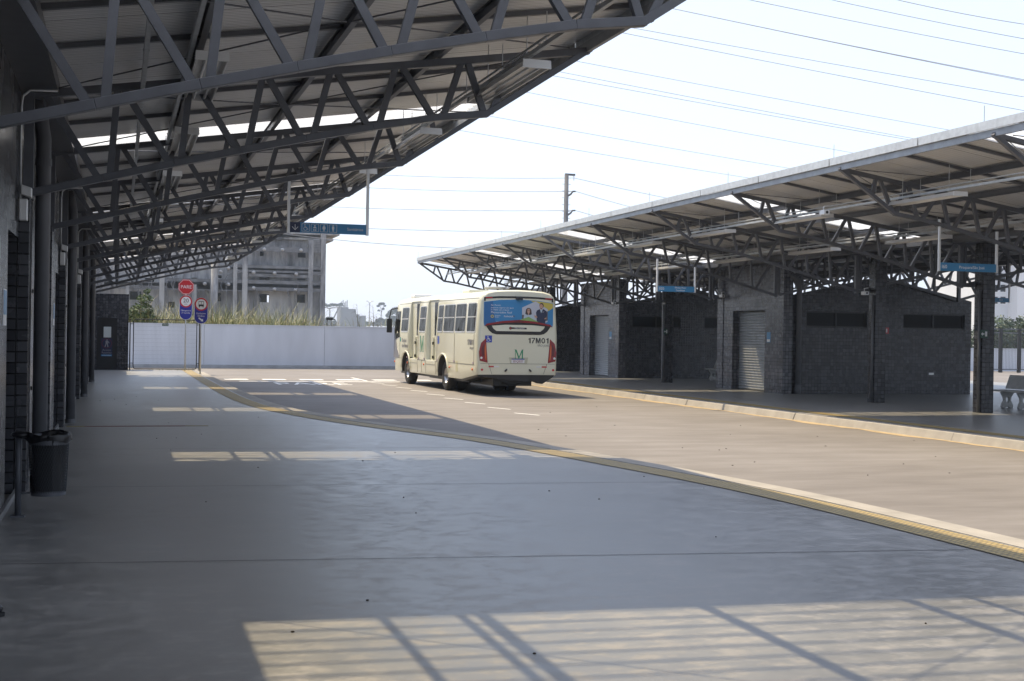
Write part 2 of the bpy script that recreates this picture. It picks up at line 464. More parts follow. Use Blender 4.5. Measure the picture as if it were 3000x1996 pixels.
# road markings
mb = MB()
for px, py in ((1104, 1123), (1140, 1129.5), (1182, 1137), (1226, 1146), (1275, 1157), (1328, 1169), (1391, 1182), (1461, 1197), (1542, 1214)):
    p = ground(px, py, -.15); mb.add([(p.x - .2, p.y + .42, -.146), (p.x - .12, p.y + .47, -.146), (p.x + .22, p.y - .42, -.146), (p.x + .14, p.y - .47, -.146)], [(3, 2, 1, 0)])
p, q = ground(1030, 1107, -.15), ground(1076, 1117, -.15)
mb.add([(p.x - .06, p.y, -.146), (p.x + .06, p.y, -.146), (q.x + .06, q.y, -.146), (q.x - .06, q.y, -.146)], [(3, 2, 1, 0)])
struct('road_dashes', mb, M['white'])
mb = MB(); y = 50.6
for k in range(9): mb.add([(3.9 + k * 1.45, y, -.146), (4.8 + k * 1.45, y, -.146), (4.8 + k * 1.45, y + .85, -.146), (3.9 + k * 1.45, y + .85, -.146)], [(0, 1, 2, 3)])
mb.add([(4.3, 48.9, -.146), (17, 48.9, -.146), (17, 49.3, -.146), (4.3, 49.3, -.146)], [(0, 1, 2, 3)])
struct('road_stop_line', mb, M['white'])
tx = text('PARE', 1.5, M['white'], None, Matrix.Translation((6.7, 46.9, -.1455)) @ Matrix.Diagonal((.8, 1.9, 1, 1)), 'road_lettering', depth=0, bold=.02)
tag(tx, kind='structure')

# ------------------------------------------------------------------ canopies
S = 4.7
LN = [(-.9, 3.12), (-.19, 3.31), (.54, 3.505), (1.245, 3.685), (1.955, 3.86), (2.70, 4.03), (3.445, 4.185), (4.05, 4.265)]
UX = [-.05, .70, 1.47, 2.22, 2.96, 3.73, 4.42]
def uz(u): return 4.145 + .1545 * (u + .9)
def make_truss(parent, fx, Y):
    up = MB().beam((fx(-.9), 0, uz(-.9)), (fx(5.28), 0, uz(5.28) - .01), .08, .085).build('truss', M['steel'], parent, loc=(0, Y, 0), bevel=.006)
    mb = MB()
    for a, b in zip(LN[:-1], LN[1:]): mb.beam((fx(a[0]), 0, a[1]), (fx(b[0]) , 0, b[1]), .085, .078)
    mb.beam((fx(4.03), 0, 4.262), (fx(5.3), 0, 5.115), .083, .074)
    mb.build('lower_chord', M['steel'], up, bevel=.006)
    W = [((-.78, uz(-.78)), (-.24, 3.31))]
    for k in range(6):
        W.append(((LN[k + 1][0] + .07, LN[k + 1][1]), (UX[k], uz(UX[k]))))
        b = LN[k + 2] if k < 5 else LN[7]
        W.append(((UX[k] + .06, uz(UX[k])), (b[0] - .05, b[1])))
    W += [((LN[6][0] + .07, LN[6][1]), (UX[5], uz(UX[5]))), ((4.08, 4.28), (4.40, uz(4.4))), ((4.47, uz(4.47)), (4.56, 4.63))]
    W = W[:13] + W[14:]
    for a, b in W: MB().beam((fx(a[0]), 0, a[1]), (fx(b[0]), 0, b[1]), .062, .07).build('web_member', M['steel'], up)
    MB().box(min(fx(-.98), fx(-.88)), max(fx(-.98), fx(-.88)), -.05, .05, 3.05, uz(-.9) + .06).build('end_post', M['steel'], up)
    return up

PIT = .26
def sheet(fx, y0, y1, u0, u1, z0, slope, mats, parent, name):
    """trapezoidal sheet: ribs run along X"""
    z = lambda u: z0 + slope * (u + .9)
    if len(mats) == 1:      # flat insulated panel
        mb = MB(); mb.add([(fx(u), y, z(u) + h) for h in (0, .035) for u, y in ((u0, y0), (u1, y0), (u1, y1), (u0, y1))], [(0, 1, 2, 3), (4, 5, 6, 7), (0, 1, 5, 4), (1, 2, 6, 5), (2, 3, 7, 6), (3, 0, 4, 7)])
        return mb.build(name, mats, parent)
    mb = MB(); ys = []; n = int(round((y1 - y0) / PIT)); p = (y1 - y0) / n
    for i in range(n): ys += [(y0 + i * p, 0), (y0 + i * p + .165, 0), (y0 + i * p + .185, .03), (y0 + i * p + .24, .03)]
    ys.append((y1, 0))
    vs = [(fx(u0), y, z(u0) + h) for y, h in ys] + [(fx(u1), y, z(u1) + h) for y, h in ys]; k = len(ys)
    for i in range(k - 1):
        mb.m = 0 if (i % 4 == 0) else 1
        mb.f.append((i, i + 1, k + i + 1, k + i)); mb.mi.append(mb.m)
    mb.v = vs
    return mb.build(name, mats, parent)

def wing(root, fx, YT, y0, y1, skies, sgn, rods=True, first=0):
    """one wing of the canopy: trusses, purlins, bars, sheets, skylights, edge trim"""
    proto = None
    for Y in YT:
        if proto is None: proto = make_truss(root, fx, Y)
        else: copy_tree(proto, root).location = (0, Y, 0)
    for u in (-.68, .72, 2.1, 3.45):
        mb = MB(); zz = uz(u) + .045
        for dz, w, h in ((.006, .06, .01), (.06, .01, .1), (.114, .06, .01)): mb.beam((fx(u), y0, zz + dz), (fx(u), y1, zz + dz), w, h, side=(1, 0, 0))
        mb.build('purlin', M['steel'], root)
    for i in range(len(YT) - 1):
        for t in (1 / 3, 2 / 3):
            Y = YT[i] + S * t
            if any(abs(Y - s) < .85 for s in skies): continue
            MB().beam((fx(-.8), Y, uz(-.8) + .155), (fx(5.25), Y, uz(5.25) + .155), .06, .05).build('sheet_bar', M['steel'], root)
        mb = MB(); Ya, Yb = YT[i] + .1, YT[i] + S - .1
        for a, b in (((-.65, Ya), (2.0, (Ya + Yb) / 2)), ((-.65, Yb), (2.0, (Ya + Yb) / 2)), ((2.05, (Ya + Yb) / 2), (5.0, Yb)), ((2.05, (Ya + Yb) / 2), (5.0, Ya))):
            mb.tube([(fx(a[0]), a[1], uz(a[0]) + .03), (fx(b[0]), b[1], uz(b[0]) + .03)], .0085, 6)
        mb.build('bracing_rod', M['steel'], root)
    zr = 4.145 + .19; e = y0
    for s in sorted(skies) + [None]:
        hw_ = 1.0 if s == SKL[0] else .66
        q = y1 if s is None else s - hw_
        if q - e > .3: sheet(fx, e, q, -.86, 5.29, zr, .1545, [M['sheet']], root, 'roof_sheet')
        if s is not None:
            sheet(fx, s - hw_, s + hw_, -.68, 5.29, zr + .004, .1545, [M['skylight'], M['skylight_rib']], root, 'skylight'); e = s + hw_
    X0, X1 = sorted((fx(5.235), fx(5.285))); MB().box(X0, X1, y0, y1, 5.07, 5.19).build('edge_channel', M['galv_dull'], root)
    mb = MB(); X0, X1 = sorted((fx(5.288), fx(5.33)));  yy = y0
    while yy < y1:
        mb.box(X0, X1, yy, min(yy + 2.96, y1), 5.193, 5.34); yy += 3.0
    mb.build('edge_flashing', M['galv'], root)
    X0, X1 = sorted((fx(-1.02), fx(-.64))); MB().box(X0, X1, y0, y1, 4.16, 4.29).build('gutter', M['steel'], root)
    if rods:
        for Y in YT: MB().tube([(fx(5.25), Y + .3, 5.3), (fx(5.25), Y + .3, 5.62)], .008, 6).build('lightning_rod', M['galv'], root)

SKL = [8.6, 19.95, 30.8, 41.5, 51.7]
SKR = [7.3, 18.3, 28.85, 41.0, 51.8]
YTL = [9.776 + S * k for k in range(-1, 10)]
canL = thing('platform_canopy', 'dark steel truss canopy hanging over the walkway on the left', 'canopy', (0, 0, 0))
wing(canL, lambda u: u, YTL, -9.0, 52.6, SKL, 1)
# inner roof behind the left wall line
mb = MB()
for x0, x1, z0, z1 in ((-4.6, -.8, 4.93, 4.36),): mb.add([(x0, -9, z0), (x1, -9, z1), (x1, 52.6, z1), (x0, 52.6, z0), (x0, -9, z0 + .03), (x1, -9, z1 + .03), (x1, 52.6, z1 + .03), (x0, 52.6, z0 + .03)], [(3, 2, 1, 0), (4, 5, 6, 7), (0, 1, 5, 4), (1, 2, 6, 5), (2, 3, 7, 6), (3, 0, 4, 7)])
mb.build('inner_roof', M['sheet'], canL)
canR = thing('platform_canopy', 'long grey truss canopy with pale edge trim over the right platform', 'canopy', (0, 0, 0))
YTR = [17.94 + S * k for k in range(-1, 10)]
fR = lambda u: 18.85 - u
fR2 = lambda u: 27.45 + u
wing(canR, fR, YTR, 8.0, 60.5, SKR, -1)
wing(canR, fR2, YTR, 8.0, 60.5, SKR, 1, rods=False)
# middle roof of the right station: arched trusses between the column lines
def mid_truss(Y):
    xs = [19.9 + 6.5 * k / 8 for k in range(9)]
    lo = [3.12 + .74 * (1 - abs(k - 4) / 4) ** .92 for k in range(9)]; up = [4.2 + .5 * (1 - abs(k - 4) / 4) for k in range(9)]
    t = MB()
    for k in range(8): t.beam((xs[k], 0, up[k]), (xs[k + 1], 0, up[k + 1]), .08, .08)
    t = t.build('arch_truss', M['steel'], canR, loc=(0, Y, 0))
    m1 = MB()
    for k in range(8): m1.beam((xs[k], 0, lo[k]), (xs[k + 1], 0, lo[k + 1]), .085, .075)
    m1.build('lower_chord', M['steel'], t)
    for k in range(8):
        for a, b in (((xs[k], lo[k]), (xs[k], up[k])), ((xs[k], up[k]), (xs[k + 1], lo[k + 1])) if k < 4 else ((xs[k], lo[k]), (xs[k + 1], up[k + 1]))):
            MB().beam((a[0], 0, a[1]), (b[0], 0, b[1]), .06, .066).build('web_member', M['steel'], t)
    return t
mt = None
for Y in YTR[1:]:
    if mt is None: mt = mid_truss(Y)
    else: copy_tree(mt, canR).location = (0, Y, 0)
for xa, xb, za, zb in ((19.7, 23.15, 4.36, 4.88), (23.15, 26.6, 4.88, 4.36)):
    mb = MB(); mb.add([(xa, 8, za), (xb, 8, zb), (xb, 60.5, zb), (xa, 60.5, za), (xa, 8, za + .03), (xb, 8, zb + .03), (xb, 60.5, zb + .03), (xa, 60.5, za + .03)], [(3, 2, 1, 0), (4, 5, 6, 7), (0, 1, 5, 4), (1, 2, 6, 5), (2, 3, 7, 6), (3, 0, 4, 7)])
    mb.build('middle_roof_sheet', M['sheet'], canR)
for k in range(7):
    x = 20.2 + k * .98; z = 4.88 - abs(x - 23.15) * .15 - .1
    MB().box(x - .05, x + .05, 8, 60.5, z - .07, z + .06).build('purlin', M['steel'], canR)

# ------------------------------------------------------------------ batten lamps and cable rails
def make_lamp(label, group, loc):
    r = thing('batten_lamp', label, 'lamp', loc, 0, group)
    mb = MB(); mb.prism([(-.15, 0, .0), (-.12, 0, .07), (.12, 0, .07), (.15, 0, .0), (.135, 0, .0), (.11, 0, .055), (-.11, 0, .055), (-.135, 0, .0)], (0, 2.2, 0))
    mb.build('housing', M['alu'], r)
    for y in (-.012, 2.2): MB().prism([(-.155, y, -.012), (-.15, y, .075), (.15, y, .075), (.155, y, -.012)], (0, .012, 0)).build('end_plate', M['alu'], r)
    for x in (-.055, .055): MB().tube([(x, .03, .012), (x, 2.17, .012)], .016, 8).build('lamp_tube', M['tube'], r, smooth=True)
    for y in (.35, 1.85): MB().tube([(0, y, .07), (0, y, .62)], .006, 5).build('hanger_rod', M['galv'], r)
    return r
lp = None
def lamps(X, z, ys, fmt, group):
    global lp
    for i, y in enumerate(ys):
        lab = fmt % ORD[i]
        if lp is None: lp = make_lamp(lab, group, (X, y, z))
        else:
            c = copy_tree(lp); c.location = (X, y, z); c['label'] = lab; c['group'] = group
lamps(4.06, 4.46, [12.68 + S * k for k in range(9)], 'twin tube batten lamp hung along the left canopy outer edge, %s of that row', 'batten lamps along the left canopy edge')
lamps(.79, 4.21, [12.3 + S * k for k in range(8)], 'twin tube batten lamp hung in the left canopy inner row, %s of that row', 'batten lamps of the left canopy inner row')
lamps(14.8, 4.42, [20.5 + S * k for k in range(8)], 'twin tube batten lamp under the right canopy outer edge, %s of that row', 'batten lamps along the right canopy edge')
lamps(17.7, 4.05, [20.3 + S * k for k in range(8)], 'twin tube batten lamp under the right canopy inner row, %s of that row', 'batten lamps of the right canopy inner row')
def rail(X, z, y0, y1, label):
    r = thing('cable_rail', label, 'cable rail', (X, y0, z), 0, None)
    L = y1 - y0; mb = MB()
    mb.box(-.02, .02, 0, L, .0, .005); mb.box(-.022, -.018, 0, L, 0, .045); mb.box(.018, .022, 0, L, 0, .045)
    mb.build('channel', M['galv'], r)
    y = .5
    while y < L: MB().tube([(0, y, .03), (0, y, .35)], .005, 5).box(-.03, .03, y - .01, y + .01, .03, .05).build('hanger_rod', M['galv'], r); y += 1.55
    mb = MB(); mb.tube([(.0, 0, .1), (.0, L, .1)], .014, 6); mb.build('conduit', M['galv'], r)
rail(4.02, 4.58, 4, 52, 'perforated steel cable rail running above the lamps at the left canopy edge')
rail(.62, 4.36, 4, 52, 'perforated steel cable rail running along the left canopy inner lamp row')
rail(.2, 4.2, 4, 52, 'slim cable rail with conduit closest to the left wall under the canopy')
rail(14.9, 4.56, 9, 60, 'pale cable rail above the lamps at the right canopy outer edge')
rail(17.75, 4.2, 9, 60, 'pale cable rail above the inner lamps under the right canopy')

# ------------------------------------------------------------------ left station building
bl = thing('station_building', 'dark glazed tile building wall with piers along the left walkway', 'building', (-1, 0, 0))
def P(x): return x + 1   # local x of the building empty
doorsY = [12.9 + 9.4 * k for k in range(5)]
segs = []; y = -9.0
for d in doorsY: segs.append((y, d)); y = d + 1.25
segs.append((y, 57.1))
for a, b in segs:
    MB().box(P(-1.35), P(-1.0), a, b, 0, 4.14).build('wall', M['tile'], bl)
for i, d in enumerate(doorsY):
    MB().box(P(-1.35), P(-1.0), d, d + 1.25, 2.62, 4.14).build('wall', M['tile'], bl)
    dr = MB().box(P(-1.33), P(-1.27), d + .02, d + 1.23, .01, 2.6).build('door', M['steel_black'], bl)
    MB().tube([(P(-1.2), d + 1.05, .95), (P(-1.2), d + 1.05, 1.25)], .015, 6).build('handle', M['galv'], dr)
for k, Y in enumerate(YTL):
    if Y < 8 : continue
    MB().box(P(-1.0), P(-.90), Y - .22, Y + .22, 0, 3.12).build('pier', M['tile'], bl, bevel=.004)
MB().box(P(-1.0), P(-.97), -9, 57, 0, .06).build('skirting', mat('skirting', (.2, .2, .2), .7), bl)
# drainpipes
dp = None
for i, Y in enumerate((14.95, 24.35, 33.75, 43.15)):
    lab = ['thick grey drainpipe on the left wall just behind the litter bin', 'thick grey drainpipe on the left wall, next one beyond the litter bin pipe', 'thick grey drainpipe on the left wall, third one counted from the litter bin', 'thick grey drainpipe on the left wall, farthest one near the walkway end'][i]
    if dp is None:
        dp = thing('drainpipe', lab, 'drainpipe', (-.81, Y, 0), 0, 'drainpipes on the left wall')
        mb = MB(); mb.tube([(0, 0, .02), (0, 0, 3.75), (-.03, -.02, 3.95), (-.1, -.04, 4.18)], .079, 18); mb.build('pipe', M['pipe'], dp, smooth=True)
        for z in (.06, 3.5): MB().tube([(0, 0, z - .04), (0, 0, z + .04)], .088, 18).build('socket', M['pipe'], dp)
        for z in (1.05, 2.1): MB().box(-.1, -.082, -.03, .03, z - .02, z + .02).build('bracket', M['steel_black'], dp)
    else:
        c = copy_tree(dp); c.location = (-.81, Y, 0); c['label'] = lab
# floodlights on conduits
wl = None
for i, Y in enumerate((13.95, 23.4, 32.8)):
    lab = ['small white emergency floodlight box under a conduit, above the litter bin', 'small white emergency floodlight box under a conduit beside the second drainpipe', 'small white emergency floodlight box beside the third drainpipe'][i]
    if wl is None:
        wl = thing('floodlight', lab, 'wall light', (-.93, Y, 2.98), 0, 'emergency floodlights on the left wall')
        MB().box(-.05, .03, -.06, .06, -.2, .02).build('housing', M['alu'], wl, bevel=.008)
        MB().add([(-.03, -.08, .06), (.07, -.08, .03), (.07, .04, .03), (-.03, .04, .06), (-.03, -.08, .16), (.07, -.08, .13), (.07, .04, .13), (-.03, .04, .16)], [(3, 2, 1, 0), (4, 5, 6, 7), (0, 1, 5, 4), (1, 2, 6, 5), (2, 3, 7, 6), (3, 0, 4, 7)]).build('lamp_head', M['alu'], wl, bevel=.006)
        MB().tube([(-.04, -.04, .0), (-.04, -.04, .95), (-.03, -.03, 1.05), (.04, 0, 1.12), (.3, 0, 1.13)], .013, 7).build('conduit', M['galv'], wl, smooth=True)
    else:
        c = copy_tree(wl); c.location = (-.93, Y, 2.98); c['label'] = lab
# notices on the left wall
def notice(name, label, x0, x1, y0, y1, z0, z1, m, axis='X'):
    r = thing(name, label, 'notice', ((x0 + x1) / 2, (y0 + y1) / 2, z0))
    c = r.location
    MB().box(x0 - c.x, x1 - c.x, y0 - c.y, y1 - c.y, 0, z1 - z0).build('plate', M['signwhite'], r)
    if axis == 'X':
        s = -1 if x0 > 5 else 1; xx = (x1 - c.x) if s > 0 else (x0 - c.x)
        MB().box(min(xx, xx + s * .003), max(xx, xx + s * .003), y0 - c.y + .012, y1 - c.y - .012, (z1 - z0) * .3, z1 - z0 - .012).build('print', m, r)
    return r
notice('notice', 'blue and white notice on the near left wall tiles', -.999, -.99, 12.4, 12.72, 1.72, 2.05, M['signblue'])
notice('notice', 'blue and white notice on the left wall beyond the first drainpipe', -.999, -.99, 21.6, 21.9, 1.75, 2.1, M['signblue'])
for y0, zz, m, lab in ((43.6, 1.78, M['green'], 'small green exit plate on the left wall near the walkway end'), (44.8, 1.78, M['red'], 'small red fire plate on the left wall near the walkway end')):
    tag(MB().box(-.9, -.78, y0, y0 + .012, zz, zz + .24).build('safety_plate', m), lab, 'safety sign')

# litter bin
bn = thing('litter_bin', 'dark mesh litter bin with black bag on a post by the left wall', 'litter bin', (-.85, 12.46, 0))
MB().tube([(0, 0, 0), (0, 0, .76)], .028, 12).build('post', M['steel'], bn, smooth=True)
MB().box(-.06, .06, -.06, .06, 0, .012).build('base_plate', M['steel'], bn)
bc = (.255, .02)
mb = MB()
for z0, z1, r0, r1 in ((.65, .735, .172, .176), (.19, .235, .15, .153)):
    n = 28
    mb.add([(bc[0] + r * math.cos(2 * math.pi * k / n), bc[1] + r * math.sin(2 * math.pi * k / n), z) for z, r in ((z0, r0), (z1, r1)) for k in range(n)], [(k, (k + 1) % n, n + (k + 1) % n, n + k) for k in range(n)])
n = 28; mb.add([(bc[0] + .15 * math.cos(2 * math.pi * k / n), bc[1] + .15 * math.sin(2 * math.pi * k / n), .195) for k in range(n)], [tuple(range(n))])
mb.build('rim_bands', M['steel'], bn, smooth=True)
mb = MB(); n = 46; rows = 17
for d in (1, -1):
    for k in range(n):
        pts = []
        for j in range(9):
            t = j / 8; a = 2 * math.pi * (k + d * t * 8.5) / n; r = .153 + .02 * t
            pts.append((bc[0] + r * math.cos(a), bc[1] + r * math.sin(a), .22 + .44 * t))
        mb.tube(pts, .0021, 3, cap=False)
mb.build('wire_mesh', mat('dark_mesh', (.022, .025, .03), .5), bn)
mb = MB(); n = 28; prof = [(.135, .2), (.135, .45), (.155, .66), (.178, .74), (.195, .755), (.198, .72), (.19, .68)]
vs = []
for j, (r, z) in enumerate(prof):
    for k in range(n):
        a = 2 * math.pi * k / n; w = .012 * math.sin(a * 5 + j) + .008 * math.sin(a * 11 + 2 * j); vs.append((bc[0] + (r + w) * math.cos(a), bc[1] + (r + w) * math.sin(a), z + (.016 * math.sin(a * 3 + j) if j > 2 else 0)))
mb.add(vs, [(j * n + k, j * n + (k + 1) % n, (j + 1) * n + (k + 1) % n, (j + 1) * n + k) for j in range(len(prof) - 1) for k in range(n)])
mb.ball((.02, .0, .74), .09, .1, .035)
mb.build('bin_bag', mat('bin_bag', (.008, .008, .009), .35), bn, smooth=True)
MB().box(0, .1, -.01, .03, .205, .22).build('bracket', M['steel'], bn)

# shoe at the left edge
p = ground(-6, 1806)
sh = thing('shoe', 'black shoe tip on the floor at the left edge', 'shoe', (p.x, p.y, 0))
mb = MB(); mb.ball((-.12, 0, .045), .15, .052, .05, 16, 10); mb.build('upper', mat('black_leather', (.012, .012, .014), .35), sh, smooth=True)
MB().prism([(-.12 + .158 * math.cos(a), .057 * math.sin(a), .001) for a in [2 * math.pi * k / 24 for k in range(24)]], (0, 0, .022)).build('sole', M['rubber'], sh)

# ------------------------------------------------------------------ hanging signs
def hang_sign(label, cx, Y, w, h, zb, ztop_l, ztop_r, m, poles=True):
    r = thing('hanging_sign', label, 'hanging sign', (cx, Y, 0), 0, None)
    MB().box(-w / 2, w / 2, -.02, .02, zb, zb + h).build('panel', m, r)
    for s, zt in ((-1, ztop_l), (1, ztop_r)): MB().box(s * (w / 2 + .02) - .019, s * (w / 2 + .02) + .019, -.024, .024, zb - .01, zt).build('pole', M['alu'], r)
    return r
sg = hang_sign('blue hanging toilet sign with arrow and pictograms under the left canopy', 2.94, 19.18, 1.13, .15, 3.17, 3.92, 4.15, M['signblue'])
MB().box(-.565, -.415, -.0235, -.0205, 3.171, 3.319).build('arrow_panel', M['signnavy'], sg)
mb = MB(); y = -.0275; zc = 3.245; ax = -.49
def bar(mb, x0, z0, x1, z1, w, y=y, t=.003): mb.beam((x0, y, z0), (x1, y, z1), t, w, side=(0, 1, 0))
bar(mb, ax, zc - .04, ax, zc + .042, .008); bar(mb, ax, zc - .04, ax - .042, zc + .006, .008); bar(mb, ax, zc - .04, ax + .042, zc + .006, .008)
mb.build('arrow', M['signwhite'], sg)
for i in range(4):
    cx = -.335 + i * .135; mb = MB(); y = -.024; q = .055
    for a in ((-q, -q, q, -q), (q, -q, q, q), (q, q, -q, q), (-q, q, -q, -q)): bar(mb, cx + a[0], zc + a[1], cx + a[2], zc + a[3], .005, y)
    mb.build('pictogram_frame', M['signwhite'], sg); mb = MB()
    if i == 0:
        plateY(mb, circ(cx - .012, zc + .041, .008, 10), y); bar(mb, cx - .012, zc + .03, cx - .008, zc + .002, .008, y); bar(mb, cx - .008, zc + .004, cx + .015, zc + .004, .007, y)
        bar(mb, cx + .014, zc + .004, cx + .026, zc - .025, .007, y); bar(mb, cx + .024, zc - .024, cx + .04, zc - .02, .006, y); ringY(mb, cx - .004, zc - .016, .022, .028, y, .003, 18)
    elif i == 1:
        plateY(mb, circ(cx, zc + .03, .012, 12), y); plateY(mb, [(cx - .03, zc - .006), (cx - .012, zc + .014), (cx + .012, zc + .014), (cx + .03, zc - .006)], y)
        for s in (-1, 1): plateY(mb, circ(cx + s * .013, zc - .032, .011, 10), y)
    else:
        plateY(mb, circ(cx, zc + .041, .008, 10), y)
        w = (.02, .024) if i == 2 else (.022, .017)
        plateY(mb, [(cx - w[0] * .7, zc + .03), (cx + w[0] * .7, zc + .03), (cx + w[1], zc + .002), (cx + w[1] * .7, zc - .02), (cx - w[1] * .7, zc - .02), (cx - w[1], zc + .002)], y)
        bar(mb, cx - .006, zc - .02, cx - .006, zc - .045, .008, y); bar(mb, cx + .006, zc - .02, cx + .006, zc - .045, .008, y)
    mb.build('pictogram', M['signwhite'], sg)
text('Sanitários', .062, M['signwhite'], sg, faceY(.4, -.022, zc - .003), bold=.0012)
s1 = hang_sign('blue hanging sign reading Piraquara/São José under the right canopy', 16.55, 22.64, 1.33, .165, 3.16, 4.2, 4.0, M['signblue'])
text('I60', .105, M['signwhite'], s1, faceY(-.57, -.022, 3.24)); text('Piraquara/São José', .082, M['signwhite'], s1, faceY(.08, -.022, 3.24))
s2 = hang_sign('blue hanging sign reading Afonso Pena/Guadalupe under the right canopy', 14.28, 32.04, 1.06, .15, 2.95, 3.82, 3.63, M['signblue'])
text('E03', .1, M['signwhite'], s2, faceY(-.42, -.022, 3.025)); text('Afonso Pena/', .062, M['signwhite'], s2, faceY(.12, -.022, 3.06)); text('Guadalupe', .062, M['signwhite'], s2, faceY(.12, -.022, 2.99))
p, q = atY(2908, 884, 34.0), atY(2955, 875, 34.0)
s3 = hang_sign('small blue hanging sign far behind the rightmost tiled column', (p.x + q.x) / 2 - .3, 34.0, q.x - p.x + .6, .13, p.z - .01, 4.2, 4.2, M['signblue'])
text('E11', .085, M['signwhite'], s3, faceY(.3, -.022, p.z + .055)); text('São José', .05, M['signwhite'], s3, faceY(-.1, -.022, p.z + .055))

# ------------------------------------------------------------------ right columns and kiosks
cp = None
CLAB = {27.34: 'square tiled column at the right with a green exit plate', 32.04: 'square tiled column in front of the nearer tiled kiosk', 46.14: 'square tiled column between the two tiled kiosks', 22.64: 'square tiled column beyond the right frame edge'}
for Y, lab in CLAB.items():
    if cp is None:
        cp = thing('tiled_column', lab, 'column', (20.34, Y - .2, 0), 0, 'tiled columns of the right canopy')
        MB().box(-.17, .17, -.17, .17, 0, 4.16).build('shaft', M['tile'], cp, bevel=.004)
        mb = MB(); mb.tube([(-.21, -.1, .02), (-.21, -.1, 3.0)], .035, 10); mb.build('drainpipe', M['pipe'], cp, smooth=True)
        for z in (3.08, 4.1): MB().box(-.56, -.171, .14, .26, z, z + .09).build('bracket', M['steel'], cp)
    elif Y != 22.64:
        c = copy_tree(cp); c.location = (20.34 if Y < 40 else 20.15, Y - .2, 0); c['label'] = lab
def safety(label, x, y, z, w, h, m, glyph):
    r = thing('safety_sign', label, 'safety sign', (x, y, z))
    MB().box(-w / 2, w / 2, 0, .006, 0, h).build('plate', m, r)
    mb = MB()
    if glyph == 'exit':
        bar(mb, -w * .32, h * .5, w * .02, h * .5, h * .14, -.004); plateY(mb, [(-w * .4, h * .5), (-w * .2, h * .72), (-w * .2, h * .28)], -.005); mb.box(w * .12, w * .38, -.004, -.001, h * .2, h * .8)
    else: mb.box(-w * .12, w * .12, -.004, -.001, h * .2, h * .8)
    mb.build('symbol', M['signwhite'], r)
safety('green exit plate with arrow on the tiled column at the right', 20.2, 26.95, 1.83, .22, .2, M['green'], 'exit')
safety('tiny green exit plate on the tiled column between the two kiosks', 20.0, 45.76, 1.85, .16, .22, M['green'], 'exit')

YB = 36.74
def kiosk(Y0, Y1, label, wins, XW=6.35, door=True):
    k = thing('tiled_kiosk', label, 'building', (20.1, Y0, 0))
    D = Y1 - Y0
    if door:
        d0, d1 = D * .265, D * .76
        mb = MB(); mb.box(0, .3, 0, d0, 0, 4.12); mb.box(0, .3, d1, D, 0, 4.12); mb.box(0, .3, d0, d1, 2.67, 4.12); mb.build('front_wall', M['tile_front_lit'], k)
        for y0 in (-.02, D - .42): MB().box(-.025, .3, y0, y0 + .44, 0, 4.11).build('pilaster', M['tile_front_lit'], k)
        mb = MB(); z = .02
        while z < 2.66:
            mb.add([(.27, d0 + .01, z), (.27, d1 - .01, z), (.235, d1 - .01, z + .045), (.235, d0 + .01, z + .045), (.27, d0 + .01, z + .088), (.27, d1 - .01, z + .088)], [(0, 3, 2, 1)[::-1], (3, 4, 5, 2)[::-1]]); z += .088
        mb.build('roller_shutter', M['shutter'], k)
        sn = MB().box(-.006, -.001, d0 - .38, d0 - .14, 1.62, 1.95).build('notice', M['signblue'], k)
        MB().box(-.009, -.0065, d0 - .36, d0 - .16, 1.64, 1.72).build('notice_text', M['signwhite'], sn)
    else:
        MB().box(0, .3, 0, D, 0, 4.12).build('front_wall', M['tile'], k)
    # end wall with its low gable
    mb = MB(); g = [(.3, 0), (XW, 0), (XW, 3.08), (XW / 2 + .1, 3.82), (.3, 3.12)]
    segs = sorted(wins)
    xs = [.3]
    for a, b in segs: xs += [a, b]
    xs.append(XW); zt = lambda x: 3.12 + (3.82 - 3.12) * (x - .3) / (XW / 2 - .2) if x < XW / 2 + .1 else 3.82 - (3.82 - 3.08) * (x - XW / 2 - .1) / (XW / 2 - .1)
    for i in range(len(xs) - 1):
        a, b = xs[i], xs[i + 1]; mid = XW / 2 + .1
        pts = [(a, zt(a))] + ([(mid, zt(mid))] if a < mid < b else []) + [(b, zt(b))]
        if i % 2 == 0: mb.prism([(a, .1, 0), (b, .1, 0)] + [(x, .1, z) for x, z in pts[::-1]], (0, .25, 0))
        else:
            mb.prism([(a, .1, 0), (b, .1, 0), (b, .1, 2.14), (a, .1, 2.14)], (0, .25, 0)); mb.prism([(a, .1, 2.64), (b, .1, 2.64)] + [(x, .1, z) for x, z in pts[::-1]], (0, .25, 0))
    mb.build('end_wall', M['tile'], k)
    for a, b in segs:
        w = MB().box(a, b, .2, .23, 2.14, 2.64).build('window', M['glass'], k)
        mb = MB()
        for x in (a, (a + b) / 2 - .02, b - .05): mb.box(x, x + .05, .16, .199, 2.14, 2.64)
        for z in (2.14, 2.6): mb.box(a + .05, b - .05, .162, .199, z, z + .04)
        mb.build('window_frame', M['steel_black'], w)
    mb = MB(); mb.box(XW - .3, XW, .36, D, 0, 3.08); mb.box(.3, XW, D - .25, D - .01, 0, 3.08); mb.build('rear_wall', M['tile'], k)
    mb = MB(); mb.box(.31, XW - .31, .36, D - .26, 2.95, 3.05); mb.build('ceiling_slab', M['plinth'], k)
    return k
kB = kiosk(YB, YB + S, 'nearer dark tiled kiosk with roller shutter and two strip windows', [(.85, 3.05), (4.4, 6.75)], 7.0)
kA = kiosk(YB + 3 * S, YB + 4 * S, 'farther dark tiled kiosk with roller shutter and strip windows beside the bus', [(.62, 2.85), (3.95, 6.05)])
kC = kiosk(60.1, 64.5, 'low dark tiled block seen just right of the bus rear', [], door=False)
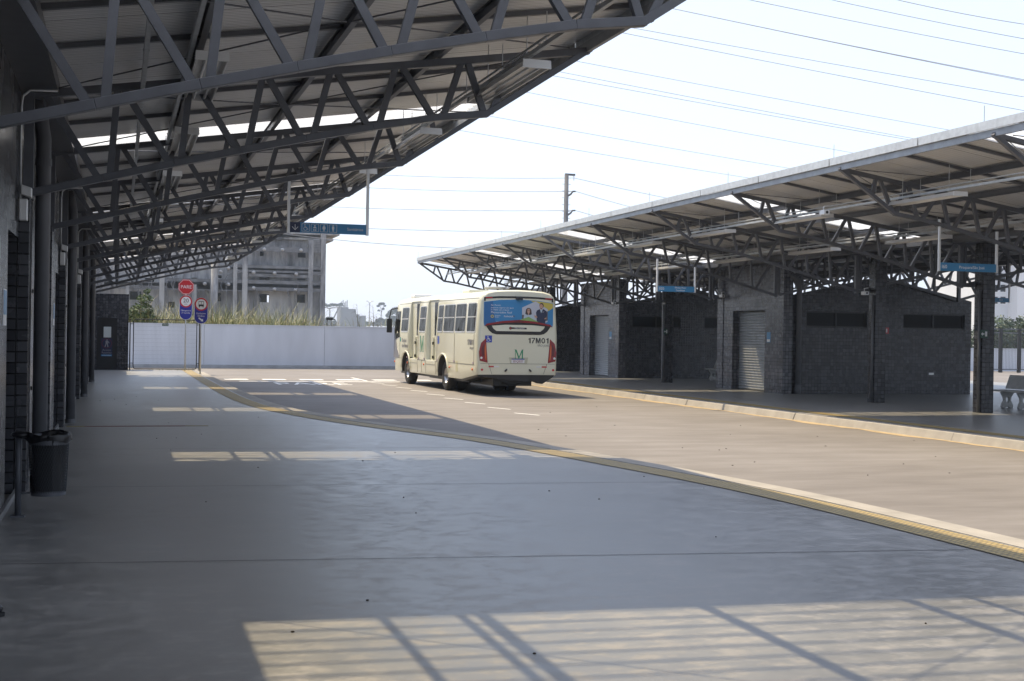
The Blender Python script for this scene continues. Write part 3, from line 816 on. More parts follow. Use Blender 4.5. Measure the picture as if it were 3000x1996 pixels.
# downpipe, vent, red plate at the nearer kiosk
dpk = thing('drainpipe', 'grey drainpipe standing at the right corner of the nearer kiosk', 'drainpipe', (20.62, YB - .02, 0))
MB().tube([(0, 0, 0), (0, 0, 3.3), (-.06, 0, 3.6), (-.3, 0, 3.75)], .085, 14).build('pipe', M['pipe'], dpk, smooth=True); MB().tube([(0, 0, 0), (0, 0, .3)], .1, 14).build('socket', M['pipe'], dpk, smooth=True)
p = atY(2598, 978, YB + .08); safety('red fire plate on the end wall of the nearer kiosk', p.x, YB + .09, p.z, .17, .2, M['red'], 'fire')
p = atY(2729, 1096, YB + .08); tag(MB().box(p.x - .09, p.x + .09, YB + .085, YB + .099, p.z - .03, p.z + .04).build('socket_plate', M['alu']), 'small pale socket plate low on the nearer kiosk end wall', 'socket')
# cameras
def cctv(label, x, y, z):
    r = thing('security_camera', label, 'camera', (x, y, z)); MB().box(-.07, .07, -.14, .06, -.12, -.02).build('housing', M['whitepaint'], r, bevel=.015)
    MB().tube([(0, 0, -.02), (0, 0, .06), (.12, 0, .08)], .015, 7).build('arm', M['whitepaint'], r, smooth=True)
    MB().tube([(0, -.145, -.07), (0, -.135, -.07)], .03, 10).build('lens', M['black'], r)
for px, py, Y, lab in ((2532, 852, 31.7, 'white security camera on the tiled column in front of the nearer kiosk'), (2114, 862, 41.0, 'white security camera high on the nearer kiosk front'), (1797, 884, 50.5, 'white security camera high on the farther kiosk corner')):
    p = atY(px, py, Y); cctv(lab, p.x, p.y, p.z)
p = atY(2413, 614, 24.2); cctv('white security camera hung beside a lamp under the right canopy', p.x, p.y, p.z)

# ------------------------------------------------------------------ concrete benches
def bench(label, loc, rz):
    r = thing('concrete_bench', label, 'bench', loc, rz, None)
    MB().box(-.26, .2, -.62, .62, .43, .48).build('seat', M['benchc'], r, bevel=.015)
    MB().add([(.13, -.6, .5), (.18, -.6, .5), (.18, .6, .5), (.13, .6, .5), (.27, -.6, .87), (.32, -.6, .87), (.32, .6, .87), (.27, .6, .87)], [(3, 2, 1, 0), (4, 5, 6, 7), (0, 1, 5, 4), (1, 2, 6, 5), (2, 3, 7, 6), (3, 0, 4, 7)]).build('backrest', M['benchc'], r, bevel=.015)
    for y in (-.38, .28):
        out = [(-.2, 0), (-.17, .1), (-.11, .2), (-.13, .3), (-.22, .43), (.2, .43), (.1, .3), (.08, .2), (.14, .1), (.17, 0), (.06, 0), (0, .05), (-.09, 0)]
        bm = bmesh.new(); c = (-.015, .22); hole = [(c[0] + .062 * math.cos(a), c[1] + .085 * math.sin(a)) for a in [2 * math.pi * k / 16 for k in range(16)]]
        mb = MB(); n = 32; import bisect
        # ring of quads between the waved outline and the round hole
        L = []
        m_ = len(out); per = [0]
        for i in range(m_): per.append(per[-1] + math.dist(out[i], out[(i + 1) % m_]))
        for k in range(n):
            a = 2 * math.pi * k / n; dx, dz = math.cos(a), math.sin(a); best = None
            for i in range(m_):
                x1, z1 = out[i]; x2, z2 = out[(i + 1) % m_]; ex, ez = x2 - x1, z2 - z1; den = dx * ez - dz * ex
                if abs(den) < 1e-9: continue
                t = ((x1 - c[0]) * ez - (z1 - c[1]) * ex) / den; u = ((x1 - c[0]) * dz - (z1 - c[1]) * dx) / den
                if t > 0 and -1e-6 <= u <= 1 + 1e-6 and (best is None or t > best): best = t
            L.append((c[0] + dx * best, c[1] + dz * best))
        I = [(c[0] + .06 * math.cos(2 * math.pi * k / n), c[1] + .085 * math.sin(2 * math.pi * k / n)) for k in range(n)]
        for k in range(n):
            j = (k + 1) % n; mb.prism([(x, y, z) for x, z in (I[k], L[k], L[j], I[j])], (0, .09, 0))
        bm.free(); mb.build('leg', M['benchc'], r)
    return r
bench('concrete bench with backrest and holed legs at the right edge', (22.55, 28.75, 0), 0)
bench('small concrete bench half hidden behind the nearer kiosk', (23.55, 48.6, 0), 0)

# ------------------------------------------------------------------ end of the left walkway: door block, gate, traffic signs, wall
YD = 57.1
kd = thing('tiled_block', 'small dark tiled block with black door closing the walkway end', 'building', (-.35, YD, 0))
mb = MB(); mb.box(-.75, .73, .08, 2.2, 0, 3.2); mb.box(-.75, -.53, 0, .08, 0, 3.2); mb.box(.27, .73, 0, .08, 0, 3.2); mb.box(-.53, .27, 0, .08, 2.18, 3.2); mb.build('wall', M['tile'], kd)
d = MB().box(-.53, .27, .04, .075, .0, 2.18).build('door', M['steel_black'], kd)
MB().box(-.27, .03, .03, .039, 1.36, 1.81).build('door_window', mat('frosted_glass', (.5, .55, .56), .3), d)
MB().box(-.37, .08, .034, .0395, .56, 1.32).build('poster', M['signnavy'], d)
mb = MB(); cx, cz, y = -.14, 1.12, .031
plateY(mb, circ(cx + .01, cz + .13, .025, 12), y, .003); plateY(mb, [(cx - .05, cz + .1), (cx + .05, cz + .1), (cx + .04, cz - .02), (cx - .04, cz - .02)], y, .003)
bar(mb, cx - .02, cz, cx - .07, cz - .16, .04, y + .001); bar(mb, cx + .02, cz, cx + .05, cz - .16, .04, y + .001); bar(mb, cx + .04, cz + .08, cx + .1, cz + .0, .03, y + .001); mb.build('pedestrian_symbol', M['greyprint'], d)
mb = MB(); ringY(mb, cx, cz - .01, .185, .205, .0315, .002, 24); mb.build('red_ring', mat('dark_red', (.12, .01, .015), .4), d)
text('Acesso', .12, M['greyprint'], d, faceY(-.14, .032, .83)); text('Restrito', .12, M['greyprint'], d, faceY(-.14, .032, .72))
MB().box(-.36, .07, .030, .0335, .575, .64).build('blue_band', M['signblue'], d); text('FUNCIONÁRIOS', .05, M['signwhite'], d, faceY(-.14, .0285, .607))

gt = thing('mesh_gate', 'black framed wire mesh gate beside the tiled door block', 'gate', (.42, 56.8, 0))
mb = MB()
for x in (.02, 2.86): mb.box(x - .025, x + .025, -.03, .03, 0, 2.15 if x < 1 else 2.05)
mb.build('posts', M['steel_black'], gt)
mb = MB(); f = [(.16, .16), (.2, .08), (.26, .06), (2.66, .06), (2.72, .08), (2.75, .16), (2.75, 2.06), (2.72, 2.12), (2.66, 2.15), (.26, 2.15), (.2, 2.12), (.16, 2.06), (.16, .16)]
mb.tube([(x, 0, z) for x, z in f], .02, 8); 
for z in (.3, 1.95):
    mb.box(.02, .16, -.012, .012, z - .014, z + .014); mb.box(2.75, 2.86, -.012, .012, z - .014, z + .014)
mb.build('gate_frame', M['steel_black'], gt, smooth=False)
mb = MB()
for k in range(49): x = .2 + k * .053; mb.box(x - .0014, x + .0014, -.003, .003, .07, 2.13)
for k in range(12): z = .15 + k * .17; mb.box(.17, 2.74, -.006, -.003, z - .0016, z + .0016)
mb.build('wire_mesh', M['steel'], gt)
pl = MB().box(1.32, 1.58, -.02, -.008, 1.88, 1.99).build('exit_plate', M['green'], gt); text('SAÍDA', .07, M['signwhite'], pl, faceY(1.45, -.022, 1.935))

def road_sign(name, label, x, Y):
    return thing(name, label, 'traffic sign', (x, Y, 0))
r = road_sign('traffic_sign', 'red octagonal PARE stop sign above a 20 km/h plate', 2.69, 56.6)
MB().tube([(0, 0, 0), (0, 0, 3.7)], .026, 10).build('pole', M['galv'], r, smooth=True)
oc = lambda q: [(q * math.cos(R(22.5 + 45 * k)), 3.55 + q * math.sin(R(22.5 + 45 * k))) for k in range(8)]
a = plateY(MB(), oc(.345), -.045, .012).build('stop_plate', M['red'], r)
plateY(MB(), oc(.322), -.047, .0018).build('white_border', M['signwhite'], a); plateY(MB(), oc(.306), -.049, .0018).build('red_field', M['red'], a)
text('PARE', .2, M['signwhite'], a, faceY(0, -.052, 3.545), sx=1.0, bold=.004)
def tagsign(r, zc, rr, zbot, lines, kind):
    out = circ(0, zc, rr + .012, 24, 0, 180) + [(-rr - .012, zbot + rr)] + circ(0, zbot + rr, rr + .012, 24, 180, 360)
    b = plateY(MB(), out, -.045, .012).build('speed_plate' if kind == 'speed' else 'bus_lane_plate', M['signwhite'], r)
    inn = circ(0, zc, rr, 24, 0, 180) + [(-rr, zbot + rr)] + circ(0, zbot + rr, rr, 24, 180, 360)
    plateY(MB(), inn, -.0472, .002).build('blue_field', M['trafficblue'], b)
    plateY(MB(), circ(0, zc, rr + .008), -.0495, .002).build('red_ring', M['red'], b); plateY(MB(), circ(0, zc, rr * .8), -.0518, .002).build('white_disc', M['signwhite'], b)
    for s, sz, z in lines: text(s, sz, M['signwhite'], b, faceY(0, -.05, z))
    return b
b = tagsign(r, 2.935, .25, 2.17, [('Obrigatória', .088, 2.55), ('2ª marcha', .088, 2.45)], 'speed')
text('20', .24, M['black'], b, faceY(0, -.055, 2.965), bold=.003); text('km/h', .06, M['black'], b, faceY(0, -.055, 2.82))
r = road_sign('traffic_sign', 'round red ringed bus only sign on its own pole by the kerb', 3.08, 52.5)
MB().tube([(0, 0, 0), (0, 0, 2.95)], .03, 10).build('pole', M['galv'], r, smooth=True)
b = tagsign(r, 2.745, .25, 1.99, [('Exclusivo', .095, 2.385), ('Ônibus', .095, 2.285)], 'bus')
mb = MB(); y = -.055; zc = 2.745
plateY(mb, [(-.1, zc - .08), (.1, zc - .08), (.1, zc - .005), (-.1, zc - .005)], y, .003)
for x in (-.1, -.003, .086): mb.box(x, x + .014, y, y + .003, zc - .005, zc + .1)
mb.box(-.1, .1, y, y + .003, zc + .1, zc + .12)
for x in (-.09, .055): mb.box(x, x + .035, y, y + .003, zc - .12, zc - .08)
mb.build('bus_symbol', M['black'], b)
mb = MB(); bar(mb, -.09, 2.21, .03, 2.12, .05, -.0495); plateY(mb, [(.08, 2.07), (.075, 2.18), (.035, 2.13), (-.02, 2.085)], -.0515, .004); mb.build('arrow', M['signwhite'], b)

# boundary wall
bw = thing('boundary_wall', 'long white painted boundary wall at the end of the yard', 'wall', (4, 66.4, -.15))
def wl_(mb, x0, x1, z0, z1, t0, t1):  # slightly turned wall line
    k = .03
    mb.add([(x0, t0 + k * x0, z0), (x1, t0 + k * x1, z0), (x1, t1 + k * x1, z0), (x0, t1 + k * x0, z0), (x0, t0 + k * x0, z1), (x1, t0 + k * x1, z1), (x1, t1 + k * x1, z1), (x0, t1 + k * x0, z1)], [(3, 2, 1, 0), (4, 5, 6, 7), (0, 1, 5, 4), (1, 2, 6, 5), (2, 3, 7, 6), (3, 0, 4, 7)])
x = -8.0; k = 0
for x0, x1 in ((-8, .06), (.075, 6.1), (6.115, 12.2), (12.215, 18.3)):
    mb = MB(); wl_(mb, x0, x1, .17, 2.15, 0, .18); mb.build('panel', M['wall_white'], bw)
mb = MB(); wl_(mb, -8, 18.3, 0, .168, -.06, .24); mb.build('plinth', M['plinth'], bw)
mb = MB(); wl_(mb, -8, 18.3, 2.152, 2.2, -.02, .2); mb.build('coping', M['wall_white'], bw)

# ------------------------------------------------------------------ vegetation
def grass_mesh(n, area, hf, seed, w=.03, name='tall_grass'):
    rnd = random.Random(seed); mb = MB(); tones = []
    for _ in range(n):
        x, y = area(rnd); h = hf(x, y, rnd)
        if h <= 0: continue
        a = rnd.uniform(0, 2 * math.pi); lean = rnd.uniform(.1, .55) * h; ww = w * rnd.uniform(.6, 2.2); tone = min(1, max(0, rnd.gauss(.43, .27)))
        dx, dy = math.cos(a), math.sin(a); sx, sy = -dy, dx; sg = 5; vs = []
        droop = rnd.uniform(.0, .75) * h
        for k in range(sg + 1):
            t = k / sg; q = lean * t * t; z = h * (t - .12 * t * t) - droop * max(0, t - .55) ** 2 * 3.2
            wq = ww * (1 - t * .9) if k < sg else .003
            c = (x + dx * q, y + dy * q, -.2 + z); vs += [(c[0] - sx * wq / 2, c[1] - sy * wq / 2, c[2]), (c[0] + sx * wq / 2, c[1] + sy * wq / 2, c[2])]
        mb.add(vs, [(2 * k, 2 * k + 1, 2 * k + 3, 2 * k + 2) for k in range(sg)]); tones += [tone] * (2 * sg + 2)
    o = mb.build(name, M['grass']); at = o.data.attributes.new('tone', 'FLOAT', 'POINT'); at.data.foreach_set('value', tones)
    return o
def gh(x, y, r):
    base = 4.0 if x < 9.2 else 4.0 - (x - 9.2) * .6
    base = max(base, 3.1)
    return base * r.uniform(.6, 1.06) + .42 * math.sin(x * 2.1) * math.sin(x * .7 + y) + (.5 if r.random() < .03 else 0)
o = grass_mesh(13000, lambda r: (r.uniform(-1, 15.5), r.uniform(68.2, 75)), lambda x, y, r: gh(x, y, r) if r.random() < (1 if x < 10 else .5) else 0, 5)
tag(o, 'tall dry yellow green grass rising behind the white wall', 'grass', kind='stuff')
# small weeds below the gate
o = grass_mesh(500, lambda r: (r.uniform(.4, 3.3), r.uniform(57.0, 57.7)), lambda x, y, r: r.uniform(.2, .42), 9, .012); tag(o, 'short weeds growing under the mesh gate', 'grass', kind='stuff')
# dead cane stalks
rnd = random.Random(21)
for i, (px, py, lab) in enumerate(((973, 905, 'thin dead cane stalk left of the far silo'), (1050, 890, 'bare cane stalk between the silo and the far street lamp'), (1097, 894, 'tall bare cane stalk beside the far street lamp'), (1108, 925, 'short bare cane stalk near the bus front'))):
    p = atY(px, py, 71.5); r = thing('cane_stalk', lab, 'plant', (p.x, 71.5, -.2), 0, 'dead cane stalks above the wall'); H = p.z + .2
    MB().tube([(0, 0, 0), (.03, 0, H * .5), (-.04, 0, H * .8), (-.1, 0, H)], [.03, .024, .014, .004], 6).build('stem', M['bark'], r)
    mb = MB()
    for k in range(9):
        z = H * rnd.uniform(.62, .97); s = rnd.choice((-1, 1)); L = rnd.uniform(.2, .5)
        mb.beam((-.05, 0, z), (-.05 + s * L * .6, rnd.uniform(-.2, .2), z + L * .4), .012, .006); mb.beam((-.05 + s * L * .6, 0, z + L * .4), (-.05 + s * L, 0, z + L * .1), .012, .005)
    mb.build('dry_leaves', M['bark'], r)

def leaf_cloud(mb, blobs, n, size, rnd, flat=.7):
    tot = sum(b[3] ** 2 for b in blobs)
    for bx, by, bz, br in blobs:
        for _ in range(int(n * br * br / tot)):
            d = Vector((rnd.gauss(0, 1), rnd.gauss(0, 1), rnd.gauss(0, 1))).normalized() * br * rnd.uniform(.35, 1.0) ** .6
            c = Vector((bx, by, bz)) + Vector((d.x, d.y, d.z * flat)); s = size * rnd.uniform(.5, 1.3)
            a = Vector((rnd.gauss(0, 1), rnd.gauss(0, 1), rnd.gauss(0, .6))).normalized(); b = a.cross(Vector((rnd.gauss(0, 1), rnd.gauss(0, 1), rnd.gauss(0, 1)))).normalized()
            mb.add([c - a * s, c + b * s * .5, c + a * s, c - b * s * .5], [(0, 1, 2, 3)])
def tree(name, label, loc, trunk, blobs, n, size, m, cat='tree', group=None, seed=1, flat=.7):
    r = thing(name, label, cat, loc, 0, group); rnd = random.Random(seed); mb = MB()
    for pts, rs in trunk: mb.tube(pts, rs, 7)
    mb.build('trunk', M['bark'], r); mb = MB(); leaf_cloud(mb, blobs, n, size, rnd, flat); mb.build('crown', m, r); return r
p = atY(404, 870, 69.5)
tree('shrub', 'leafy green shrub beside the tiled door block behind the wall', (1.0, 69.5, -.2), [([(0, 0, 0), (.05, 0, 1.5), (0, 0, 3)], [.05, .04, .02]), ([(0, 0, 1.2), (-.4, 0, 2.6)], [.03, .01]), ([(0, 0, 1.4), (.4, 0, 2.8)], [.03, .01])],
     [(-.2, 0, 2.3, .7), (.1, 0, 2.9, .6), (.25, 0, 3.5, .42), (-.45, 0, 2.7, .45), (.35, 0, 2.4, .6), (.38, 0, 3.9, .2)], 2600, .075, M['leaf'], 'shrub', seed=4)
def far_pt(px, py, Y): return atY(px, py, Y)
D = 700.0
def fx_(px, py): return atY(px, py, D)
# araucaria
b = fx_(965, 950); t = fx_(965, 893); u = (fx_(1000, 900).x - fx_(900, 900).x) / 100
r = random.Random(2); bl_ = [(k * 6.5 * u, r.uniform(-2, 2), t.z + .2 - 5.5 * u + abs(k) * 1.1 * u + r.uniform(0, 4) * u, 6.5 * u) for k in range(-6, 6)]
bl_ += [(-13 * u + k * 4 * u, 0, b.z + (8 + 5 * (k % 3)) * u, 6 * u) for k in range(6)]
br = [([(0, 0, -1), (0, 0, t.z - 10 * u)], [2 * u, 1.2 * u])] + [([(0, 0, t.z - 12 * u), (k * 7 * u, 0, t.z - 4 * u)], [1.0 * u, .4 * u]) for k in (-5, -3.4, -1.8, 1.8, 3.4, 5)]
tree('araucaria_tree', 'far hazy umbrella shaped pine right of the ruined building', (b.x, D, 0), br, bl_, 2600, 2.4 * u, M['leaf_far'], seed=3, flat=.55)
# eucalyptus and thickets
b = fx_(1116, 950); z = lambda py: fx_(1116, py).z
tree('eucalyptus_tree', 'far hazy loose tall tree left of the bus front', (b.x, D, 0), [([(0, 0, -1), (.5 * u, 0, z(915)), (-2 * u, 0, z(893))], [1.8 * u, 1.2 * u, .4 * u]), ([(0, 0, z(920)), (7 * u, 0, z(898))], [u, .3 * u])],
     [(-9 * u, 0, z(897), 5 * u), (-3 * u, 0, z(891), 6 * u), (5 * u, 0, z(890), 6 * u), (11 * u, 0, z(896), 4 * u), (-7 * u, 0, z(910), 4 * u), (6 * u, 0, z(905), 4.5 * u), (0, 0, z(938), 10 * u), (-10 * u, 0, z(940), 8 * u)], 1900, 1.9 * u, M['leaf_far'], seed=6)
b = fx_(1145, 950)
tree('dense_tree', 'far hazy dense round tree directly behind the bus front', (b.x, D - 8, 0), [([(0, 0, -1), (0, 0, z(925))], [2.5 * u, 2 * u])],
     [(-17 * u, 0, z(925), 9 * u), (-8 * u, 0, z(916), 11 * u), (4 * u, 0, z(908), 12 * u), (15 * u, 0, z(918), 12 * u), (0, 0, z(935), 15 * u), (24 * u, 0, z(930), 13 * u), (-20 * u, 0, z(940), 10 * u)], 4200, 2.4 * u, M['leaf_far'], seed=8)
# low far tree belt
mb = MB(); r = random.Random(13); bb = []
for k in range(130):
    px = 880 + k * 4.5; h = r.uniform(4, 16) * u; q = fx_(px, 955); bb.append((q.x, D + 40 + r.uniform(-10, 10), max(1, q.z + .8 + h * .3), 7 * u + h * .4))
leaf_cloud(mb, bb, 11000, 3.6 * u, r, .7); tag(mb.build('tree_belt', M['leaf_far']), 'low hazy belt of trees along the horizon behind the wall', 'trees', kind='stuff')

# far silo works
sw = thing('silo_building', 'far hazy grey silo tower block on the horizon', 'building', (fx_(1010, 950).x, D + 20, 0))
ox = sw.location.x; Ds = D + 20
def bx_(m, name, px0, px1, py0, depth=12, parent=sw, py1=None):
    a = atY(px0, py0, Ds); c = atY(px1, py0, Ds); z0 = 0 if py1 is None else atY(px0, py1, Ds).z
    return MB().box(a.x - ox, c.x - ox, 0, depth, z0, a.z).build(name, m, parent)
M['silo'] = mat('silo_concrete', (.17, .175, .185), .85, var=.12, scale=.1)
bx_(M['silo'], 'tower', 997.5, 1021, 900); bx_(M['silo'], 'tower_stair', 1021, 1024, 905); bx_(M['silo'], 'step_block', 1024, 1043, 905.5, 11); bx_(M['silo'], 'low_block', 1043, 1053, 921, 10); bx_(M['silo'], 'low_shed', 1056, 1072, 925, 10)
mb = MB()
for px in (999, 1003, 1007, 1011, 1015, 1019): a = atY(px, 900, Ds); mb.box(a.x - ox - .2, a.x - ox + .2, 2, 2.4, a.z, a.z + 2.6 + (px % 3) * .7)
a, c = atY(998, 896, Ds), atY(1020, 896, Ds); mb.box(a.x - ox, c.x - ox, 2.1, 2.3, a.z - .1, a.z + .15); mb.build('roof_railing', M['silo'], sw)
a, c = atY(979, 934, Ds), atY(1000, 891, Ds); mb = MB(); mb.beam((a.x - ox, 3, a.z), (c.x - ox, 3, c.z), .7, .7); a2 = atY(1011, 897, Ds); mb.beam((c.x - ox, 3, c.z), (a2.x - ox, 3, a2.z), .7, .7); mb.build('conveyor', M['silo'], sw)
# far street lamp
p = atY(1083, 890, 200); fl = thing('street_lamp', 'far double armed street lamp above the white wall', 'street lamp', (p.x, 200, 0))
MB().tube([(0, 0, -.2), (0, 0, p.z)], [.12, .07], 8).build('pole', M['galv'], fl); mb = MB()
for s in (-1, 1): mb.tube([(0, 0, p.z), (s * .15, 0, p.z + .25), (s * .35, 0, p.z + .4)], .05, 6)
mb.build('arm', M['galv'], fl)
for s in (-1, 1): MB().ball((s * .42, 0, p.z + .4), .17, .12, .07).build('lamp_head', M['galv'], fl)

# ------------------------------------------------------------------ ruined concrete building
YR = 150.0
def rp(cx, cy, dy=0): return atY(340 + cx / 2.874, 640 + cy / 2.874, YR + dy)
ru = thing('ruined_building', 'large stained concrete shell of a building behind the grass', 'building', (rp(900, 0).x, YR, 0)); rx = ru.location.x
wins = [(1215, 1250, 270, 318), (1535, 1605, 280, 330), (1205, 1297, 490, 516), (1535, 1605, 499, 521), (1203, 1300, 635, 706), (1535, 1602, 640, 711), (855, 897, 628, 698), (120, 222, 613, 684), (445, 500, 500, 530), (450, 505, 702, 752), (868, 897, 478, 505), (640, 690, 500, 530), (250, 330, 500, 535)]
X0, X1 = rp(-350, 0).x - rx, rp(1740, 0).x - rx; ztop = rp(1400, 178).z
# wall as a grid with window holes
xs = sorted({X0, X1} | {rp(w[0], 0).x - rx for w in wins} | {rp(w[1], 0).x - rx for w in wins})
zsall = sorted({-.2, ztop} | {rp(w[0], w[2]).z for w in wins} | {rp(w[0], w[3]).z for w in wins})
W3 = [(rp(w[0], w[2]).x - rx, rp(w[1], w[2]).x - rx, rp(w[0], w[3]).z, rp(w[0], w[2]).z) for w in wins]
mb = MB()
for i in range(len(xs) - 1):
    run = None
    for j in range(len(zsall) - 1):
        cx, cz = (xs[i] + xs[i + 1]) / 2, (zsall[j] + zsall[j + 1]) / 2
        hole = any(a < cx < b and c < cz < d_ for a, b, c, d_ in W3)
        if not hole:
            if run is None: run = [zsall[j], zsall[j + 1]]
            else: run[1] = zsall[j + 1]
        if hole or j == len(zsall) - 2:
            if run: mb.box(xs[i], xs[i + 1], 0, .4, run[0], run[1]); run = None
mb.build('facade', M['ruin'], ru)
g0, g1 = atY(340 + 1274 / 2.874, 800, YR + 9).x - rx, atY(340 + 1297 / 2.874, 800, YR + 9).x - rx
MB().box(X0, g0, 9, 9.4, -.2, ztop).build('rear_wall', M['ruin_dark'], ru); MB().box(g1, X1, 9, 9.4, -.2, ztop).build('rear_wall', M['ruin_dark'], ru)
mb = MB(); a = rp(1625, 180).z
mb.box(X0, X1 + 1.2, -.5, 9.4, ztop, ztop + .25); mb.box(X0, X1 + 1.8, -1.2, 9.4, ztop + .6, ztop + 1.0); mb.build('roof_slab', M['ruin'], ru)
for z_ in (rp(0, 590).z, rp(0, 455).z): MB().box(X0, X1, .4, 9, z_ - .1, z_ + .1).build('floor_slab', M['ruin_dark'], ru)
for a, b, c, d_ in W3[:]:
    MB().box(a, b - (b - a) * (.22 if (d_ - c) and abs(a - W3[2][0]) < .3 else 0), 1.2, 1.3, c, d_).build('interior_shade_panel', M['void'], ru)  # near-black panels: shade inside the empty windows, put into their colour
for cxa, cxb, cy in ((370, 412, 470), (985, 1018, 380), (1060, 1104, 300), (1610, 1650, 190), (1713, 1754, 90), (640, 680, 560), (90, 120, 560)):
    a, b, t = rp(cxa, 0).x - rx, rp(cxb, 0).x - rx, rp(cxa, cy).z
    MB().box(a, b, -1.6, -.9, -.2, t).build('column', M['ruin'], ru)
a, b, t = rp(790, 0).x - rx, rp(850, 0).x - rx, rp(800, 380).z
MB().tube([((a + b) / 2, -3, -.2), ((a + b) / 2, -3, t)], (b - a) / 2, 16).build('round_column', M['ruin'], ru, smooth=True)
for x0, x1, y0, y1 in ((930, 1718, 415, 432), (930, 1718, 440, 462), (1104, 1605, 470, 494), (430, 1718, 540, 562), (430, 1718, 568, 592), (-100, 1060, 566, 590), (1104, 1605, 255, 280), (-100, 640, 548, 560)):
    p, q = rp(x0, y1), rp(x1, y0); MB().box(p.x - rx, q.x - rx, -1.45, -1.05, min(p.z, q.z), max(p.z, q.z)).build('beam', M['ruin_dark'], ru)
for cx, cy in ((1235, 268), (1385, 272), (1540, 276), (935, 425), (870, 455), (1145, 460), (1320, 467), (1500, 475), (740, 555), (935, 560), (1145, 590), (1320, 600), (1495, 605)):
    p = rp(cx, cy); MB().ball((p.x - rx, -1.75, p.z), .22, .22, .2).build('insulator', M['plinth'], ru, smooth=True)
mb = MB()
for k in range(9):
    z = rp(1630, 180 + k * 13).z; mb.box(rp(1650, 0).x - rx, rp(1713, 0).x - rx, -1.4, -1.3, z - .12, z)
mb.build('lattice_screen', M['ruin'], ru)
r = random.Random(4)
for k in range(26):
    cx = r.uniform(150, 1600); y0 = r.uniform(430, 620); p, q = rp(cx, y0), rp(cx + r.uniform(-20, 20), y0 + r.uniform(70, 190)); MB().tube([(p.x - rx, -1.9, p.z), ((p.x + q.x) / 2 - rx + r.uniform(-.4, .4), -1.9, (p.z + q.z) / 2), (q.x - rx, -1.9, q.z)], .045, 5).build('hanging_cable', M['ruin_dark'], ru)
# small floodlight on the wall top
p = atY(965, 934, 69.2); f = thing('yard_floodlight', 'small black floodlight on an arm above the white wall', 'floodlight', (p.x, 69.2, p.z - .8))
MB().box(-.18, .18, -.08, .08, .72, .86).build('lamp_head', M['black'], f, bevel=.02); mb = MB(); mb.tube([(-.12, 0, -.2), (-.12, 0, .72)], .02, 6); mb.tube([(.18, 0, .78), (.32, 0, .75)], .03, 6); mb.build('arm', M['black'], f)

# ------------------------------------------------------------------ utility pole and power lines
YP = 76.0
p = atY(1660, 512, YP)
up = thing('utility_pole', 'grey utility pole with three arms rising behind the right canopy', 'utility pole', (p.x, YP, -.2)); H = p.z + .2
MB().tube([(0, 0, 0), (0, 0, H)], [.2, .135], 10).build('post', M['ruin_dark'], up, smooth=True)
MB().box(-.1, .55, -.06, .06, H - .05, H + .07).build('top_arm', M['ruin_dark'], up); MB().tube([(.48, 0, H - .05), (.48, 0, H - .35)], .04, 6).build('insulator', M['whitepaint'], up)
zs_ = []
for py in (560, 616):
    z = atY(1665, py, YP).z + .2; MB().tube([(.1, 0, z - .32), (.3, 0, z - .18), (.42, 0, z - .02), (.6, 0, z)], [.06, .06, .055, .05], 8).build('bracket_arm', M['ruin_dark'], up)
mb = MB()
for k in range(12): z = H - .6 - k * .42; mb.tube([(-.28, 0, z), (.28, 0, z)], .014, 5)
mb.build('climbing_pegs', M['ruin_dark'], up)
M['wire'] = mat('wire', (.27, .28, .31), .5)
nW = 0
def wire(pts, label, rad=.018):
    a, b = Vector(pts[0]), Vector(pts[-1]); c = (a + b) / 2
    mb = MB(); mb.tube([Vector(p) - a for p in pts], rad, 5)
    o = mb.build('power_line', M['wire'], None, loc=tuple(a)); tag(o, label, 'power line', 'power lines across the sky'); return o
def span(a, b, sag, n=14): return [a + (b - a) * (k / n) - Vector((0, 0, 4 * sag * (k / n) * (1 - k / n))) for k in range(n + 1)]
for (lx, ly), py, dx, (rx_, ry), lab in (((1101, 496), 521, .5, (1985, 567), 'power line from the top arm of the utility pole'), ((1090, 535), 560, .6, (1870, 592), 'power line from the middle arm of the utility pole'), ((1012, 592), 616, .6, (1820, 632), 'power line from the lowest arm of the utility pole')):
    c = Vector((p.x + dx, YP, atY(1665, py, YP).z)); l = atY(lx, ly, YP + 6); l = c + (l - c) * 1.9
    q = atY(rx_, ry, YP + 14); q = c + (q - c) * 5
    wire(span(l, c, .35)[:-1] + span(c, q, .8), lab)
for i, ((x0, y0), (x1, y1)) in enumerate((((955, 653), (1566, 671)), ((952, 687), (1286, 715)))):
    a, b = atY(x0, y0, YP + 4), atY(x1, y1, YP + 6); wire(span(a + (a - b) * .8, b + (b - a) * .6, .3), ['thin low power line passing below the lowest pole arm', 'lowest power line, just above the ruined building roof'][i])
WR = [((1356, 378), (2196, 515)), ((1426, 333), (2310, 486)), ((1547, 265), (2488, 439)), ((1616, 214), (2641, 397)), ((1642, 204), (2622, 388)), ((1686, 172), (2781, 373)), ((1801, 83), (3000, 314)), ((1833, 70), (3000, 274)), ((1960, 15), (3000, 227)), ((1985, 19), (3000, 222)), ((2240, 0), (3000, 146)), ((2476, 0), (3000, 102)), ((2673, 0), (3000, 57))]
for i, (a, b) in enumerate(WR):
    z = 13.0 + (i % 3) * .8; P0, P1 = ground(*a, z), ground(*b, z); d = P1 - P0; pa, pb = P0 - d * .45, P1 + d * .9
    L = pb - pa; wire(span(pa, pb, .18, 16), '%s line counted upward among the parallel power lines at upper right' % ORD2[i], .0145)

